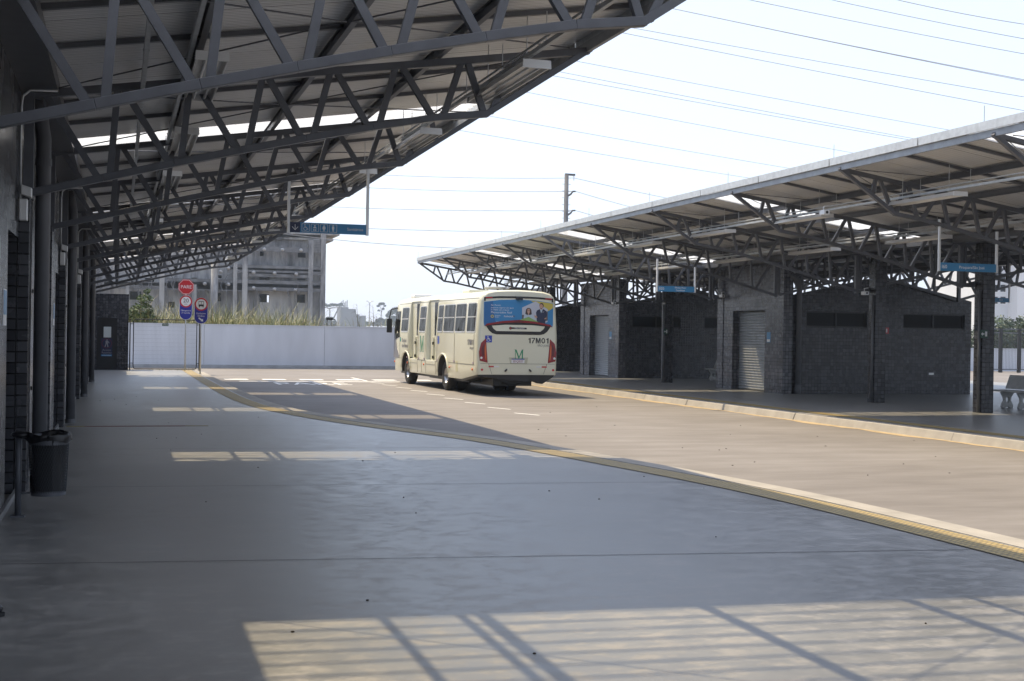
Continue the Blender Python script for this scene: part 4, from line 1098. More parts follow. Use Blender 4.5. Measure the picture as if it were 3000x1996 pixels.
# ------------------------------------------------------------------ right background
def rfar(px, py, Y): return atY(px, py, Y)
p0, p1 = rfar(2880, 1092, 72), rfar(3060, 1092, 72)
wr = thing('boundary_wall', 'white boundary wall glimpsed behind the bench at right', 'wall', (p0.x, 74, -.15)); hh = rfar(2950, 1024, 74).z + .15
MB().box(-26, 14, 0, .2, 0, hh).build('panel', M['wall_white'], wr); MB().box(-26, 14, -.05, .25, hh + .002, hh + .06).build('coping', M['wall_white'], wr)
fe = thing('mesh_fence', 'dark framed mesh fence in front of the right boundary wall', 'fence', (p0.x, 70.5, -.15)); ft = rfar(2950, 963, 70.5).z + .15
for px in (2932, 2986, 3040):
    q = rfar(px, 1000, 70.5); MB().box(q.x - p0.x - .09, q.x - p0.x + .09, -.09, .09, 0, ft).build('post', M['steel_black'], fe)
q = rfar(3060, 1000, 70.5).x - p0.x
for z in (.2, ft - .28, ft - .04): MB().box(-1, q, -.04, .04, z - .035, z + .035).build('rail', M['steel'], fe); mb = MB(); x = -1
while x < q: mb.box(x - .006, x + .006, -.006, .006, .2, ft - .3); x += .11
mb.build('wire_mesh', M['steel'], fe)
for i, (px, top, br_, lab) in enumerate(((2890, 935, 2.6, 'bushy green tree behind the fence, left one beside the tiled column'), (2935, 912, 3.2, 'bushy green tree behind the fence below the white apartments'), (2975, 918, 2.8, 'bushy green tree behind the fence above the bench'), (3015, 905, 3.2, 'bushy green tree cut by the right frame edge'))):
    Y = 92 + (i % 2) * 4; q = atY(px, top, Y)
    rnd = random.Random(30 + i); bl_ = [(rnd.uniform(-1.4, 1.4), rnd.uniform(-1, 1), rnd.uniform(.8, max(1.2, q.z - 1.0)), rnd.uniform(.8, 1.5)) for _ in range(12)] + [(0, 0, q.z - 1.0, 1.2)]
    tree('bushy_tree', lab, (q.x, Y, -.2), [([(0, 0, 0), (.1, 0, 2.2)], [.15, .09])], bl_, 3600, .13, M['leaf'] if i % 2 else M['leaf_dark'], group='trees behind the right fence', seed=40 + i)
ap = thing('apartment_building', 'pale white apartment block at the far right beyond the trees', 'building', (atY(2950, 900, 190).x, 190, 0)); ax_ = ap.location.x
a, b = atY(2860, 780, 190), atY(3120, 780, 190)
MB().box(a.x - ax_, b.x - ax_, 0, 14, -.2, a.z + 4).build('wall', mat('apartment_render', (.66, .68, .7), .8, var=.05, scale=.2), ap)
MB().box(atY(2968, 0, 190).x - ax_, b.x - ax_, -2.5, -.002, -.2, a.z + 2).build('projecting_bay', mat('apartment_render_white', (.72, .73, .74), .8), ap)
for px in (2915, 2938, 2990, 3030, 2875):
    for py in (812, 845, 880):
        q = atY(px, py, 190); yy = -2.55 if px > 2968 else -.05
        w = MB().box(q.x - ax_ - .5, q.x - ax_ + .5, yy, yy + .04, q.z - .6, q.z + .6).build('window', M['glass'], ap)
        MB().box(q.x - ax_ - .6, q.x - ax_ + .6, yy - .05, yy - .002, q.z - .72, q.z - .61).build('sill', M['whitepaint'], w)

# ------------------------------------------------------------------ bus
BX, BY, BTH = 10.4, 37.9, R(1.0)
bus = thing('city_bus', 'cream city bus with blue rear advert panel driving away', 'bus', (BX + 1.29 * math.cos(BTH), BY + 1.29 * math.sin(BTH), -.15), BTH)
bus.scale = (1.04, 1.035, 1.0)
BL = 11.3
def hw(z):
    t = [(.4, 1.23), (.9, 1.25), (1.9, 1.25), (2.92, 1.18), (3.06, 1.13), (3.16, 1.02), (3.22, .8), (3.25, .4), (3.26, 0)]
    if z <= .4: return 1.23
    for (a, p), (b, q) in zip(t[:-1], t[1:]):
        if z <= b: return p + (q - p) * (z - a) / (b - a)
    return 0
ZP = [.46, .9, 1.4, 1.9, 2.4, 2.92, 3.06, 3.16, 3.22, 3.25, 3.26]
def bot(l): return .46 + max(0, 1.75 - l) / 1.75 * .2
secs = [(0, .925, -.05), (.02, .95, -.03), (.06, .975, -.012), (.14, .993, 0), (.28, 1, 0), (.8, 1, 0), (1.75, 1, 0), (5, 1, 0), (8, 1, 0), (10.6, 1, 0), (10.95, .985, -.02), (11.15, .95, -.06), (11.27, .88, -.14), (11.3, .82, -.2)]
mb = MB(); ring = None
for l, s, dz in secs:
    prof = []
    for z in ZP:
        zz = bot(l) if z == .46 else z
        zz2 = zz + dz * max(0, (z - 2.4) / .86)
        prof.append((hw(z) * s, zz2))
    pts = [(-w, l, z) for w, z in prof] + [(w, l, z) for w, z in prof[-2::-1]]
    mb.v += pts
k = len(ZP) * 2 - 1
for i in range(len(secs) - 1):
    for j in range(k):
        a, b = i * k + j, i * k + (j + 1) % k
        mb.f.append((a, b, b + k, a + k)); mb.mi.append(0)
mb.f.append(tuple(range(k))[::-1]); mb.mi.append(0); mb.f.append(tuple(range((len(secs) - 1) * k, len(secs) * k))); mb.mi.append(0)
body = mb.build('body', [M['cream'], M['black']], bus)
bmx = bmesh.new(); bmx.from_mesh(body.data); bmesh.ops.recalc_face_normals(bmx, faces=bmx.faces[:]); bmx.to_mesh(body.data); bmx.free()
RW, FW = 3.95, 9.15
DOORS = [(4.85, 6.2), (7.38, 8.72)]
cutters = []
def cut(mb, m):
    o = mb.build('cutter', [M['cream'], M['black']]); o.data.polygons.foreach_set('material_index', [m] * len(o.data.polygons)); o.parent = bus; cutters.append(o)
    bm_ = bmesh.new(); bm_.from_mesh(o.data); bmesh.ops.recalc_face_normals(bm_, faces=bm_.faces[:]); bm_.to_mesh(o.data); bm_.free()
    md = body.modifiers.new('cut', 'BOOLEAN'); md.operation = 'DIFFERENCE'; md.object = o; md.solver = 'EXACT'
    try: md.material_mode = 'INDEX'
    except Exception: pass
for l in (RW, FW):
    for s in (-1, 1):
        pts = [(s * .72, l - .64, .2), (s * .72, l - .62, .62)] + [(s * .72, l + .6 * math.cos(a), .62 + .56 * math.sin(a)) for a in [math.pi - math.pi * q / 12 for q in range(1, 12)]] + [(s * .72, l + .62, .62), (s * .72, l + .64, .2)]
        cut(MB().prism(pts, (s * .8, 0, 0)), 1)
for a, b in DOORS: cut(MB().box(-1.6, -1.1, a, b, .97, 3.04), 0)
dg = bpy.context.evaluated_depsgraph_get(); me = bpy.data.meshes.new_from_object(body.evaluated_get(dg)); body.modifiers.clear(); body.data = me
for o in cutters: bpy.data.objects.remove(o)
for poly in body.data.polygons: poly.use_smooth = False
sm = body.modifiers.new('bevel', 'BEVEL'); sm.width = .012; sm.segments = 2; sm.limit_method = 'ANGLE'; sm.angle_limit = R(50)
# smooth the round roof edge by auto-smooth-like split
body.data.polygons.foreach_set('use_smooth', [True] * len(body.data.polygons))
es = body.modifiers.new('edge', 'EDGE_SPLIT'); es.split_angle = R(32)

def wx(z): return -hw(z)
def side(mb, pts, out=.006, t=.01):
    """plate on the left flank: pts are (l, z) pairs"""
    a = [(wx(z) - out, l, z) for l, z in pts]; return mb.prism(a, (t, 0, 0))
def rrect(l0, l1, z0, z1, r=.07):
    p = []
    for cx, cz, a0 in ((l1 - r, z1 - r, 0), (l0 + r, z1 - r, 90), (l0 + r, z0 + r, 180), (l1 - r, z0 + r, 270)):
        for k in range(5): a = R(a0 + 22.5 * k); p.append((cx + r * math.cos(a), cz + r * math.sin(a)))
    return p
def m_busglass():
    m = bpy.data.materials.new('bus_glass'); m.use_nodes = True; t = NT(m); t.p.inputs['Base Color'].default_value = (.012, .013, .014, 1); t.p.inputs['Roughness'].default_value = .04
    t.p.inputs['IOR'].default_value = 1.14
    t.bump(t.noise(1.6, detail=1, stretch=(1, 1.6, 1)), .5, .06); return m
M['busglass'] = m_busglass()
WIN = [(.26, 1.2), (1.36, 2.55), (2.62, 3.95), (4.05, 4.72), (6.32, 7.2), (8.86, 9.95)]
for l0, l1 in WIN:
    fr = side(MB(), rrect(l0, l1, 1.93, 2.86), .008, .01).build('window', M['alu'], bus)
    g = side(MB(), rrect(l0 + .035, l1 - .035, 1.975, 2.83, .06), .0115, .004).build('pane', M['busglass'], fr)
    mb = MB(); z = 2.42; mb.box(wx(z) - .016, wx(z) - .01, l0 + .05, l1 - .05, z - .02, z + .015); mb.build('slider_bar', M['alu'], fr)
side(MB(), [(10.15, 1.75), (11.0, 1.62), (11.02, 2.0), (10.9, 2.72), (10.2, 2.72)], .01, .01).build('driver_window', M['busglass'], bus)
side(MB(), [(10.3, .95), (10.15, 1.05), (10.5, 1.3), (10.85, 1.72), (11.05, 1.62), (11.1, .95)], .008, .008).build('grey_corner_panel', mat('grey_panel', (.2, .2, .22), .4), bus)
for a, b in DOORS:
    dr = MB().box(-1.115, -1.09, a + .01, b - .01, .98, 3.02).build('door', M['cream'], bus)
    MB().box(-1.122, -1.116, a + .08, b - .66, 1.82, 2.96).build('door_glass', M['busglass'], dr)
    MB().box(-1.17, -1.116, b - .64, b - .5, .99, 1.75).build('folded_leaf', M['cream'], dr)
    mb = MB(); mb.tube([(-1.17, b - .66, 1.02), (-1.17, b - .66, 1.12)], .035, 6); mb.tube([(-1.17, b - .66, 1.5), (-1.17, b - .66, 1.6)], .03, 6); mb.build('hinge', M['black'], dr)
    mb = MB(); side(mb, rrect(a - .05, b + .05, .93, 3.08, .08), .003, .004)
# flank trim
mb = MB()
def sline(l0, z0, l1, z1, w=.012, m=None):
    a, b = Vector((wx(z0) - .004, l0, z0)), Vector((wx(z1) - .004, l1, z1)); mb.beam(a, b, .006, w, side=(1, 0, 0))
for l0, l1 in ((.3, RW - .66), (RW + .66, DOORS[0][0]), (DOORS[0][1], DOORS[1][0]), (DOORS[1][1], FW - .64), (FW + .64, 11)): sline(l0, .95, l1, .95, .014)
for l in (.35, 2.55, 4.7, 6.3, 7.3, 8.8, 10.1): sline(l, .95, l, 1.9, .01)
for l in (4.85, 6.2, 7.38, 8.72, 6.8): sline(l, .5, l, .95, .009)
for a, b in DOORS: sline(a + .05, .82, b - .05, .82, .012)
sline(.2, 2.99, 10.6, 2.99, .015)
mb.build('panel_seams', mat('seam', (.16, .155, .12), .6), bus)
mb = MB()
for l in (.42, 2.55, 4.62, 6.4, 7.2, 8.95, 10.95): side(mb, rrect(l - .08, l + .08, .975, 1.03, .01), .006, .004)
mb.build('reflector', mat('grey_reflector', (.28, .2, .26), .3), bus)
for l in (.5, 3.1, 6.45, 8.85, 10.9):
    MB().ball((wx(.8) - .01, l, .8), .02, .045, .04).build('side_marker', mat('orange_lens', (.8, .17, .05), .25), bus, smooth=True)
side(MB(), rrect(2.12, 2.38, .68, 1.02, .02), .005, .004).build('filler_flap', mat('cream2', (.58, .56, .36), .4), bus)
# arch trims
for l in (RW, FW):
    mb = MB(); pts = [(wx(.6) - .008, l + .66 * math.cos(a), .6 + .62 * math.sin(a)) for a in [math.pi * q / 18 for q in range(19)]]; mb.tube(pts, .03, 6); mb.build('arch_trim', M['cream'], bus, smooth=True)
# wheels
wp = None
for (l, x, lab) in ((RW, -1.0, None), (FW, -1.03, None), (RW, 1.0, None), (FW, 1.03, None), (RW, -.66, None), (RW, .66, None)):
    if wp is None:
        wp = bpy.data.objects.new('wheel', None); wp = MB()
        prof = [(.24, -.13), (.3, -.145), (.44, -.15), (.485, -.125), (.5, -.06), (.5, .06), (.485, .125), (.44, .15), (.3, .145), (.24, .13)]; n = 36; vs = []
        for r_, x_ in prof:
            for q in range(n): vs.append((x_, r_ * math.cos(2 * math.pi * q / n), r_ * math.sin(2 * math.pi * q / n)))
        wp.add(vs, [(i * n + q, i * n + (q + 1) % n, (i + 1) * n + (q + 1) % n, (i + 1) * n + q) for i in range(len(prof) - 1) for q in range(n)])
        wp = wp.build('wheel', M['rubber'], bus, smooth=True, loc=(x, l, .5))
        mb = MB(); n = 28; pr_ = [(.285, -.13), (.27, -.1), (.25, -.02), (.14, .02), (.12, -.05), (.0, -.06)]; vs = []
        for r_, x_ in pr_:
            for q in range(n): vs.append((x_, r_ * math.cos(2 * math.pi * q / n), r_ * math.sin(2 * math.pi * q / n)))
        mb.add(vs, [(i * n + q, i * n + (q + 1) % n, (i + 1) * n + (q + 1) % n, (i + 1) * n + q) for i in range(len(pr_) - 1) for q in range(n)])
        for q in range(10): mb.ball((-.0, .19 * math.cos(q * .628), .19 * math.sin(q * .628)), .022, .018, .018, 6, 4)
        mb.build('rim', mat('rim_metal', (.5, .5, .5), .3, .8), wp, smooth=True)
    else:
        c = copy_tree(wp, bus); c.location = (x, l, .5)
        if x > 0: c.rotation_euler = (0, 0, math.pi)
# underbody
mb = MB(); mb.box(-1.0, 1.0, 1.7, 10.9, .36, .5); mb.box(-.6, .6, .5, 3.2, .3, .64); mb.box(.2, .9, 4.8, 6.4, .3, .46); mb.box(-.9, -.2, 5.2, 7, .32, .46)
mb.box(-.95, .95, RW - .08, RW + .08, .42, .58); mb.box(-.95, .95, FW - .06, FW + .06, .42, .56)
mb.build('chassis', M['black'], bus)
mb = MB(); mb.prism([(-1.14, .03, .665), (1.14, .03, .665), (1.13, .03, .6), (.78, .03, .38), (.62, .03, .44), (-.5, .03, .52), (-1.14, .03, .62)], (0, .5, 0)); mb.prism([(-1.225, .06, .645), (-1.225, 1.75, .45), (-1.2, 1.75, .38), (-1.2, .06, .6)], (.3, 0, 0)); mb.build('rear_valance', M['black'], bus)
MB().tube([(-.35, .5, .4), (-.1, .5, .33), (.2, .5, .36)], .03, 7).build('exhaust_hose', M['black'], bus)

# rear face
def rb(cx, cy):
    """crop point of the rear face -> (across, height)"""
    w = -1.25 + (cx - 1112) / 955 * 2.5
    z = 1.85 + (982.6 + .016 * (cx - 1110) / 4.1255 - 800 - cy / 4.1255) * (39.3 + .35 * (cx - 1110) / 950) / 3800
    return w, z + (.004 * (cx - 1110) / 60 if cy < 700 else 0)
def rear(pts, y, t, name, m, parent=bus, bevel=0, conv=True):
    q = [rb(*p) for p in pts] if conv else pts
    return plateY(MB(), q, y, t).build(name, m, parent, bevel=bevel)
def mirror(pts): return pts + [(-a, b) for a, b in pts[::-1]]
zt_, zb_ = 2.985, 2.0
# black rear screen surround (upper strip + lower trim)
sc_ = mirror([(-1.07, 2.87), (-1.07, 3.02), (-.6, 3.055), (0, 3.07)])
rear([(-1.07, 2.9), (-1.07, 3.015), (-.6, 3.05), (0, 3.06), (.6, 3.05), (1.07, 3.015), (1.07, 2.9), (1.02, 2.9), (1.02, 2.965), (.6, 2.995), (0, 3.005), (-.6, 2.995), (-1.02, 2.965), (-1.02, 2.9)], -.012, .02, 'top_strip', M['black'], conv=False)
for s in (-1, 1): MB().box(s * .92 - .1, s * .92 + .1, -.018, -.0125, 2.985, 3.02).build('top_marker_light', M['red'], bus)
cb = MB().box(-.1, .1, -.1, -.0125, 2.95, 3.05).build('rear_camera', M['black'], bus, bevel=.015)
trim = mirror([(-1.02, 2.16), (-1.0, 2.1), (-.93, 1.98), (-.85, 1.9), (-.72, 1.865)])
rear([(-1.03, 2.23), (-.6, 2.32), (0, 2.36), (.6, 2.32), (1.03, 2.23)] + [(.98, 2.12), (.9, 2.0), (.8, 1.92), (.68, 1.89), (-.68, 1.89), (-.8, 1.92), (-.9, 2.0), (-.98, 2.12)], -.008, .012, 'lower_trim', M['black'], conv=False)
rear([(-.82, 2.15), (-.4, 2.185), (.4, 2.185), (.82, 2.15), (.78, 2.07), (.68, 1.99), (-.68, 1.99), (-.78, 2.07)], -.0115, .003, 'cream_inlay', M['cream'], conv=False)
nb = rear([(-.27, 2.06)] + [(-.26 + .0, 2.11), (.25, 2.105), (.25, 2.055)], -.016, .004, 'name_badge', mat('badge', (.03, .03, .028), .3), conv=False)
plateY(MB(), circ(-.25, 2.083, .045, 16), -.0185, .003).build('badge_ring', mat('badge2', (.05, .045, .04), .3), nb); plateY(MB(), circ(-.25, 2.083, .022, 12), -.0205, .0018).build('badge_dot', M['red'], nb)
text('Marcopolo', .07, M['alu'], nb, faceY(.03, -.0185, 2.082), depth=.001)
# advert panel
AD = {'blue': (.035, .22, .46), 'deep': (.02, .13, .33), 'yellow': (.55, .45, .08), 'grey': (.5, .52, .58), 'green': (.25, .4, .12), 'skin': (.52, .3, .21), 'hair': (.05, .03, .025), 'navy': (.02, .028, .07), 'shirt': (.46, .55, .62), 'dark': (.05, .05, .06), 'wht': (.75, .76, .78), 'shelf': (.12, .1, .1)}
AM = {k_: mat('advert_' + k_, c, .3) for k_, c in AD.items()}
panel = [(-1.07, 2.24), (-1.07, 2.87), (-.6, 2.935), (0, 2.96), (.6, 2.935), (1.07, 2.87), (1.07, 2.2), (1.05, 2.14), (.98, 2.2), (.5, 2.29), (0, 2.33), (-.5, 2.29), (-.98, 2.2), (-1.05, 2.14)]
ad = rear(panel, -.011, .012, 'advert_panel', AM['blue'], conv=False)
Y0 = -.013
def adp(pts, m, k_, name): return plateY(MB(), pts, Y0 - .0022 * k_, .0021).build(name, AM[m], ad)
adp([(-1.06, 2.19), (-1.06, 2.86), (-.8, 2.89), (-.72, 2.26)], 'deep', 0, 'deep_blue_field')
adp([(.36, 2.935), (.6, 2.92), (1.06, 2.86), (1.06, 2.72), (.9, 2.62), (.5, 2.86)], 'yellow', 0, 'yellow_corner')
adp([(.1, 2.72), (.52, 2.92), (.9, 2.68), (.9, 2.3), (.78, 2.24), (.5, 2.285), (.1, 2.32)], 'grey', 1, 'hexagon_photo')
adp([(.78, 2.3), (.9, 2.34), (.9, 2.62), (.82, 2.62)], 'shelf', 2, 'bookshelf')
adp([(.1, 2.33), (.16, 2.33), (.16, 2.5), (.1, 2.5)], 'shelf', 2, 'bookshelf')
# woman
adp([(.14, 2.33), (.16, 2.48), (.24, 2.53), (.36, 2.53), (.46, 2.48), (.5, 2.32)], 'shirt', 3, 'woman_blouse')
adp(circ(.3, 2.63, .085, 16) , 'hair', 4, 'woman_hair'); adp([(.215, 2.64), (.385, 2.64), (.4, 2.52), (.35, 2.5), (.25, 2.5), (.2, 2.53)], 'hair', 4, 'woman_hair')
adp([(.3 + .048 * math.cos(a), 2.62 + .068 * math.sin(a)) for a in [2 * math.pi * q / 16 for q in range(16)]], 'skin', 5, 'woman_face'); adp([(.275, 2.56), (.325, 2.56), (.31, 2.5), (.29, 2.5)], 'skin', 5, 'woman_neck')
adp([(.262, 2.635), (.294, 2.635), (.294, 2.62), (.262, 2.62)], 'dark', 6, 'glasses'); adp([(.306, 2.635), (.338, 2.635), (.338, 2.62), (.306, 2.62)], 'dark', 6, 'glasses')
adp([(.28, 2.592), (.32, 2.592), (.31, 2.583), (.29, 2.583)], 'wht', 6, 'smile')
# man
adp([(.56, 2.28), (.55, 2.45), (.53, 2.57), (.56, 2.64), (.66, 2.69), (.76, 2.69), (.85, 2.63), (.88, 2.5), (.84, 2.4), (.82, 2.23), (.7, 2.25)], 'navy', 4, 'man_suit')
adp([(.65, 2.69), (.745, 2.69), (.69, 2.56)], 'shirt', 5, 'man_shirt')
adp([(.7 + .068 * math.cos(a), 2.79 + .085 * math.sin(a)) for a in [2 * math.pi * q / 16 for q in range(16)]], 'hair', 5, 'man_hair')
adp([(.69 + .055 * math.cos(a), 2.765 + .076 * math.sin(a)) for a in [2 * math.pi * q / 16 for q in range(16)]], 'skin', 6, 'man_face'); adp([(.665, 2.72), (.725, 2.72), (.72, 2.67), (.67, 2.67)], 'skin', 5.5, 'man_neck')
adp([(.655, 2.725), (.72, 2.725), (.705, 2.7), (.67, 2.7)], 'hair', 7, 'beard'); adp([(.665, 2.737), (.71, 2.737), (.7, 2.728), (.675, 2.728)], 'wht', 8, 'smile')
adp([(.48, 2.5), (.55, 2.47), (.58, 2.43), (.54, 2.41), (.49, 2.44)], 'skin', 6, 'man_hand'); adp([(.8, 2.4), (.85, 2.43), (.86, 2.4), (.8, 2.37)], 'skin', 6, 'man_hand')
adp([(.72, 2.6), (.78, 2.605), (.78, 2.597), (.72, 2.592)], 'wht', 6, 'pocket_square')
adp([(-.02, 2.325), (.3, 2.44), (.62, 2.275), (.3, 2.31)], 'green', 9, 'green_hill')
def adt(s, sz, x, z, b=0): text(s, sz, AM['wht'], ad, faceY(x, Y0 - .004, z), 'advert_text', 'LEFT', .0006, bold=b)
adt('No Paraná,', .068, -.86, 2.775); adt('pequenos negócios têm apoio', .058, -.86, 2.70); adt('e crédito para crescer:', .062, -.86, 2.635); adt('Microcrédito Fácil', .088, -.86, 2.555, .002)
mb = MB(); ringY(mb, -.815, 2.435, .026, .048, Y0 - .0045, .002, 16); mb.build('fomento_ring', AM['yellow'], ad); adt('Fomento', .05, -.74, 2.46); adt('Paraná', .05, -.74, 2.415); adt('PARANÁ', .075, -.46, 2.435, .002)
adp([(-.17, 2.43), (-.13, 2.43), (-.13, 2.475), (-.17, 2.465)], 'shelf', 2, 'crest')
adt('fomento.pr.gov.br', .045, -.69, 2.275); adt('0800 644 8887', .03, -.69, 2.24)
# red brake garnish below the advert
rear([(-1.045, 2.135), (-.98, 2.21), (-.5, 2.3), (0, 2.34), (.5, 2.3), (.98, 2.21), (1.045, 2.135), (.9, 2.165), (.5, 2.235), (0, 2.265), (-.5, 2.235), (-.9, 2.165)], -.036, .03, 'red_garnish', mat('garnish', (.22, .008, .012), .25), conv=False)
MB().box(-.14, .14, -.04, -.0365, 2.285, 2.31).build('brake_light', mat('brake_lens', (.1, .004, .006), .2), bus)
# wheelchair sign
wc = MB().box(-1.02, -.81, -.006, -.001, 1.64, 1.85).build('wheelchair_sign', mat('pict_blue', (.02, .05, .35), .35), bus)
def wheelchair(cx, cz, s, y, parent):
    mb = MB(); plateY(mb, circ(cx - .1 * s, cz + .36 * s, .075 * s, 12), y, .003); bar(mb, cx - .1 * s, cz + .27 * s, cx - .06 * s, cz - .02 * s, .09 * s, y + .0015); bar(mb, cx - .06 * s, cz + .08 * s, cx + .14 * s, cz + .08 * s, .06 * s, y + .0015)
    bar(mb, cx - .06 * s, cz - .02 * s, cx + .15 * s, cz - .02 * s, .07 * s, y + .0015); bar(mb, cx + .15 * s, cz - .0 * s, cx + .25 * s, cz - .24 * s, .06 * s, y + .0015); bar(mb, cx + .24 * s, cz - .24 * s, cx + .36 * s, cz - .2 * s, .06 * s, y + .0015)
    ringY(mb, cx - .03 * s, cz - .15 * s, .19 * s, .25 * s, y, .003, 20); mb.build('wheelchair_symbol', M['signwhite'], parent)
wheelchair(-.915, 1.745, .2, -.0105, wc)
GL = {'1': [[(.34, 0), (.56, 0), (.56, 1), (.40, 1), (.36, .9), (.14, .82), (.14, .68), (.34, .72)]],
      '7': [[(.04, 1), (.72, 1), (.72, .85), (.04, .85)], [(.54, .85), (.72, .85), (.42, .35), (.36, 0), (.17, 0), (.24, .4)]],
      'M': [[(.06, 0), (.24, 0), (.24, 1), (.06, 1)], [(.76, 0), (.94, 0), (.94, 1), (.76, 1)], [(.24, 1), (.32, 1), (.5, .36), (.5, 0), (.42, 0), (.24, .62)], [(.76, 1), (.68, 1), (.5, .36), (.5, 0), (.58, 0), (.76, .62)]],
      '0': [[(.05 + .35 + (.35 - q) * math.cos(w), .5 + (.5 - q) * math.sin(w)) for q, w in ((0, a_), (0, b_), (.17, b_), (.17, a_))] for a_, b_ in [(2 * math.pi * k_ / 16, 2 * math.pi * (k_ + 1) / 16) for k_ in range(16)]]}
def blocks(s_, h, x, z, f):
    mb = MB()
    for ch, adv in s_:
        for poly in GL[ch]: mb.prism([f(x + px_ * h, z + pz_ * h) for px_, pz_ in poly], f(0, 0, True))
        x += adv * h
    return mb
NUM = [('1', .66), ('7', .8), ('M', 1.05), ('0', .82), ('1', .66)]
blocks(NUM, .168, .29, 1.63, lambda a, b, d=False: (0, .003, 0) if d else (a, -.0045, b)).build('fleet_number', M['black'], bus)
text('SÃO JOSÉ', .085, mat('grey_letters', (.12, .12, .12), .4), bus, faceY(.78, -.003, 1.56))
# serif M emblem
def emblem(mb, cx, cz, w, h, f):
    q = lambda a, b: f(cx + a * w, cz + b * h)
    for pts in ([(-.42, -.5), (-.36, -.5), (-.36, .45), (-.42, .45)], [(.3, -.5), (.42, -.5), (.42, .45), (.3, .45)], [(-.42, .5), (-.28, .5), (.02, -.3), (-.04, -.5)], [(.30, .5), (.42, .5), (-.0, -.5), (-.06, -.42)], [(-.5, -.5), (-.28, -.5), (-.28, -.46), (-.5, -.46)], [(.22, -.5), (.5, -.5), (.5, -.46), (.22, -.46)], [(-.5, .46), (-.3, .46), (-.3, .5), (-.5, .5)], [(.28, .46), (.5, .46), (.5, .5), (.28, .5)]):
        d_ = f(0, 0, True); mb.prism([q(*p_) for p_ in pts], d_)
mb = MB(); emblem(mb, .03, 1.29, .29, .285, lambda a, b, d=False: (0, .003, 0) if d else (a, -.0045, b)); mb.build('emblem', M['green2'], bus)
mb = MB(); emblem(mb, 6.76, 1.52, -.52, .56, lambda a, b, d=False: (.004, 0, 0) if d else (wx(b) - .006, a, b)); mb.build('emblem', M['green2'], bus)
# number plate
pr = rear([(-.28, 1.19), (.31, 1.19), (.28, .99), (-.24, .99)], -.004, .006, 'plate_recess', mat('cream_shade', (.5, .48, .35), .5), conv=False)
pl = MB().box(-.2, .2, -.012, -.0045, 1.02, 1.155).build('number_plate', M['signwhite'], bus); MB().box(-.2, .2, -.0145, -.0125, 1.125, 1.155).build('plate_band', mat('plate_blue', (.02, .05, .25), .4), pl); text('SDQ0I37', .1, mat('plate_red', (.25, .02, .03), .4), pl, faceY(0, -.0135, 1.07), sx=.85)
# tail lights
for s in (-1, 1):
    pts = [(-.99, 1.77), (-.93, 1.02), (-1.17, 1.08), (-1.2, 1.35), (-1.14, 1.62)]
    tl = plateY(MB(), [(s * a, b) for a, b in pts], -.018, .03).build('tail_light', mat('tail_lens', (.24, .008, .012), .15), bus, bevel=.012)
    plateY(MB(), [(s * a, b) for a, b in [(-1.0, 1.62), (-.975, 1.1), (-1.0, 1.1), (-1.03, 1.3), (-1.03, 1.5)]], -.026, .008).build('indicator', mat('amber_lens', (.6, .12, .02), .2), tl)
    plateY(MB(), [(s * a, b) for a, b in [(-1.06, 1.6), (-1.04, 1.25), (-1.1, 1.22), (-1.13, 1.45)]], -.0235, .006).build('brake_lens', mat('dark_lens', (.1, .003, .006), .12), tl)
    plateY(MB(), circ(s * -1.13, 1.17, .035, 14), -.028, .01).build('reverse_lamp', M['signwhite'], tl)
    MB().box(*sorted((s * -.9, s * -.74)), -.006, -.001, .885, .925).build('red_reflector', M['red'], bus); MB().box(*sorted((s * -.74, s * -.58)), -.006, -.001, .885, .925).build('white_reflector', M['alu'], bus)
    plateY(MB(), circ(s * -1.1, .81, .035, 14), -.012, .012).build('round_reflector', M['red'], bus)
    MB().beam((s * .34, -.03, .83), (s * .41, -.03, .76), .05, .045).build('tow_handle', M['black'], bus, bevel=.015)
mb = MB(); 
for a, b in (((-1.15, .995), (1.15, .995)), ((-.9, .99), (-.8, .68)), ((.9, .99), (.8, .68))): mb.beam((a[0], -.003, a[1]), (b[0], -.003, b[1]), .004, .009, side=(0, 1, 0))
mb.build('rear_seams', mat('seam2', (.1, .1, .08), .6), bus)
# side lettering
def st(s, sz, l, z, m=M['black']): text(s, sz, m, bus, faceX(wx(z) - .006, l, z))
gl = mat('grey_letters2', (.2, .2, .22), .4)
st('São José', .2, 9.4, 1.62, gl); st('dos Pinhais', .2, 9.3, 1.42, gl); blocks(NUM, .17, -1.07, 1.55, lambda a, b, d=False: (.004, 0, 0) if d else (wx(b) - .006, -a, b)).build('fleet_number', gl, bus); st('SÃO JOSÉ', .09, .6, 1.45, gl)
side(MB(), rrect(4.42, 4.62, 1.55, 1.8, .01), .006, .004).build('wheelchair_sign', mat('pict_blue2', (.05, .1, .5), .35), bus)
mb = MB(); mb.prism([(wx(1.65) - .004, 10.0 + .09 * math.cos(a), 1.65 + .09 * math.sin(a)) for a in [2 * math.pi * q / 14 for q in range(14)]], (.003, 0, 0)); mb.build('side_emblem', mat('teal', (.05, .3, .25), .4), bus)
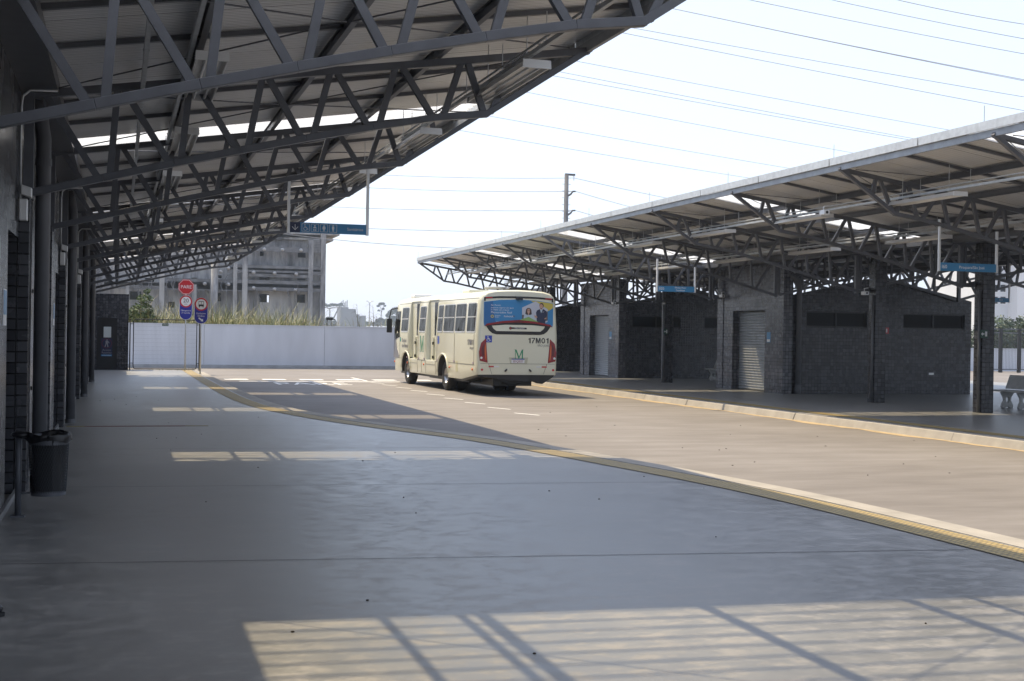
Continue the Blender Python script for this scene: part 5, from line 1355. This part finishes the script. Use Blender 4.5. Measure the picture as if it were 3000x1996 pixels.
# roof gear, mirror
MB().box(-.85, -.2, 9.6, 10.2, 3.2, 3.36).build('roof_hatch', M['whitepaint'], bus, bevel=.05)
MB().box(-.7, .0, 2.9, 3.7, 3.22, 3.34).build('roof_hatch', M['cream'], bus, bevel=.04)
mb = MB(); mb.tube([(-.35, 1.2, 3.3), (-.35, 1.2, 3.38)], .35, 20); mb.build('roof_vent', mat('vent_grey', (.4, .4, .38), .5), bus, bevel=.03)
MB().prism([(-.15, .45, 3.22), (-.2, .45, 3.3), (-.1, .45, 3.36), (.4, .45, 3.36), (.5, .45, 3.3), (.45, .45, 3.22)], (0, .5, 0)).build('roof_vent_black', M['black'], bus, bevel=.02)
mi = MB().box(-1.5, -1.3, 11.2, 11.3, 1.9, 2.45).build('mirror', M['black'], bus, bevel=.03); MB().tube([(-1.4, 11.25, 2.45), (-1.35, 11.2, 2.8), (-1.15, 10.85, 2.86)], .025, 7).build('mirror_arm', M['black'], mi)
rear_ = MB().box(-1.0, 1.0, 11.29, 11.32, 1.2, 2.75).build('windscreen', M['busglass'], bus)

# ------------------------------------------------------------------ litter on the floor
mb = MB(); r = random.Random(17)
for _ in range(30):
    y = 6.5 + 30 * r.random() ** 1.6; x = r.uniform(-.5, 6.4) if y < 17 else r.uniform(-.5, 4); s = r.uniform(.004, .014)
    mb.ball((x, y, .004), s, s * r.uniform(.4, 1), .005, 6, 4)
for _ in range(22): mb.ball((r.uniform(7.8, 14.5), r.uniform(11, 36), -.146), r.uniform(.008, .022), r.uniform(.006, .018), .006, 6, 4)
tag(mb.build('leaf_litter', mat('litter', (.05, .04, .03), .9)), 'scattered dark leaf bits and crumbs on the paving', 'litter', kind='stuff')

# ------------------------------------------------------------------ haze
hm = bpy.data.materials.new('haze_air'); hm.use_nodes = True; ht = hm.node_tree; ht.nodes.remove(ht.nodes['Principled BSDF'])
pv = ht.nodes.new('ShaderNodeVolumePrincipled'); pv.inputs['Color'].default_value = (.72, .84, 1, 1); pv.inputs['Density'].default_value = .0005; pv.inputs['Anisotropy'].default_value = .3
ht.links.new(pv.outputs[0], ht.nodes['Material Output'].inputs['Volume'])
tag(MB().box(-310, 510, -70, 890, -1.2, 45).build('haze', hm), kind='stuff')
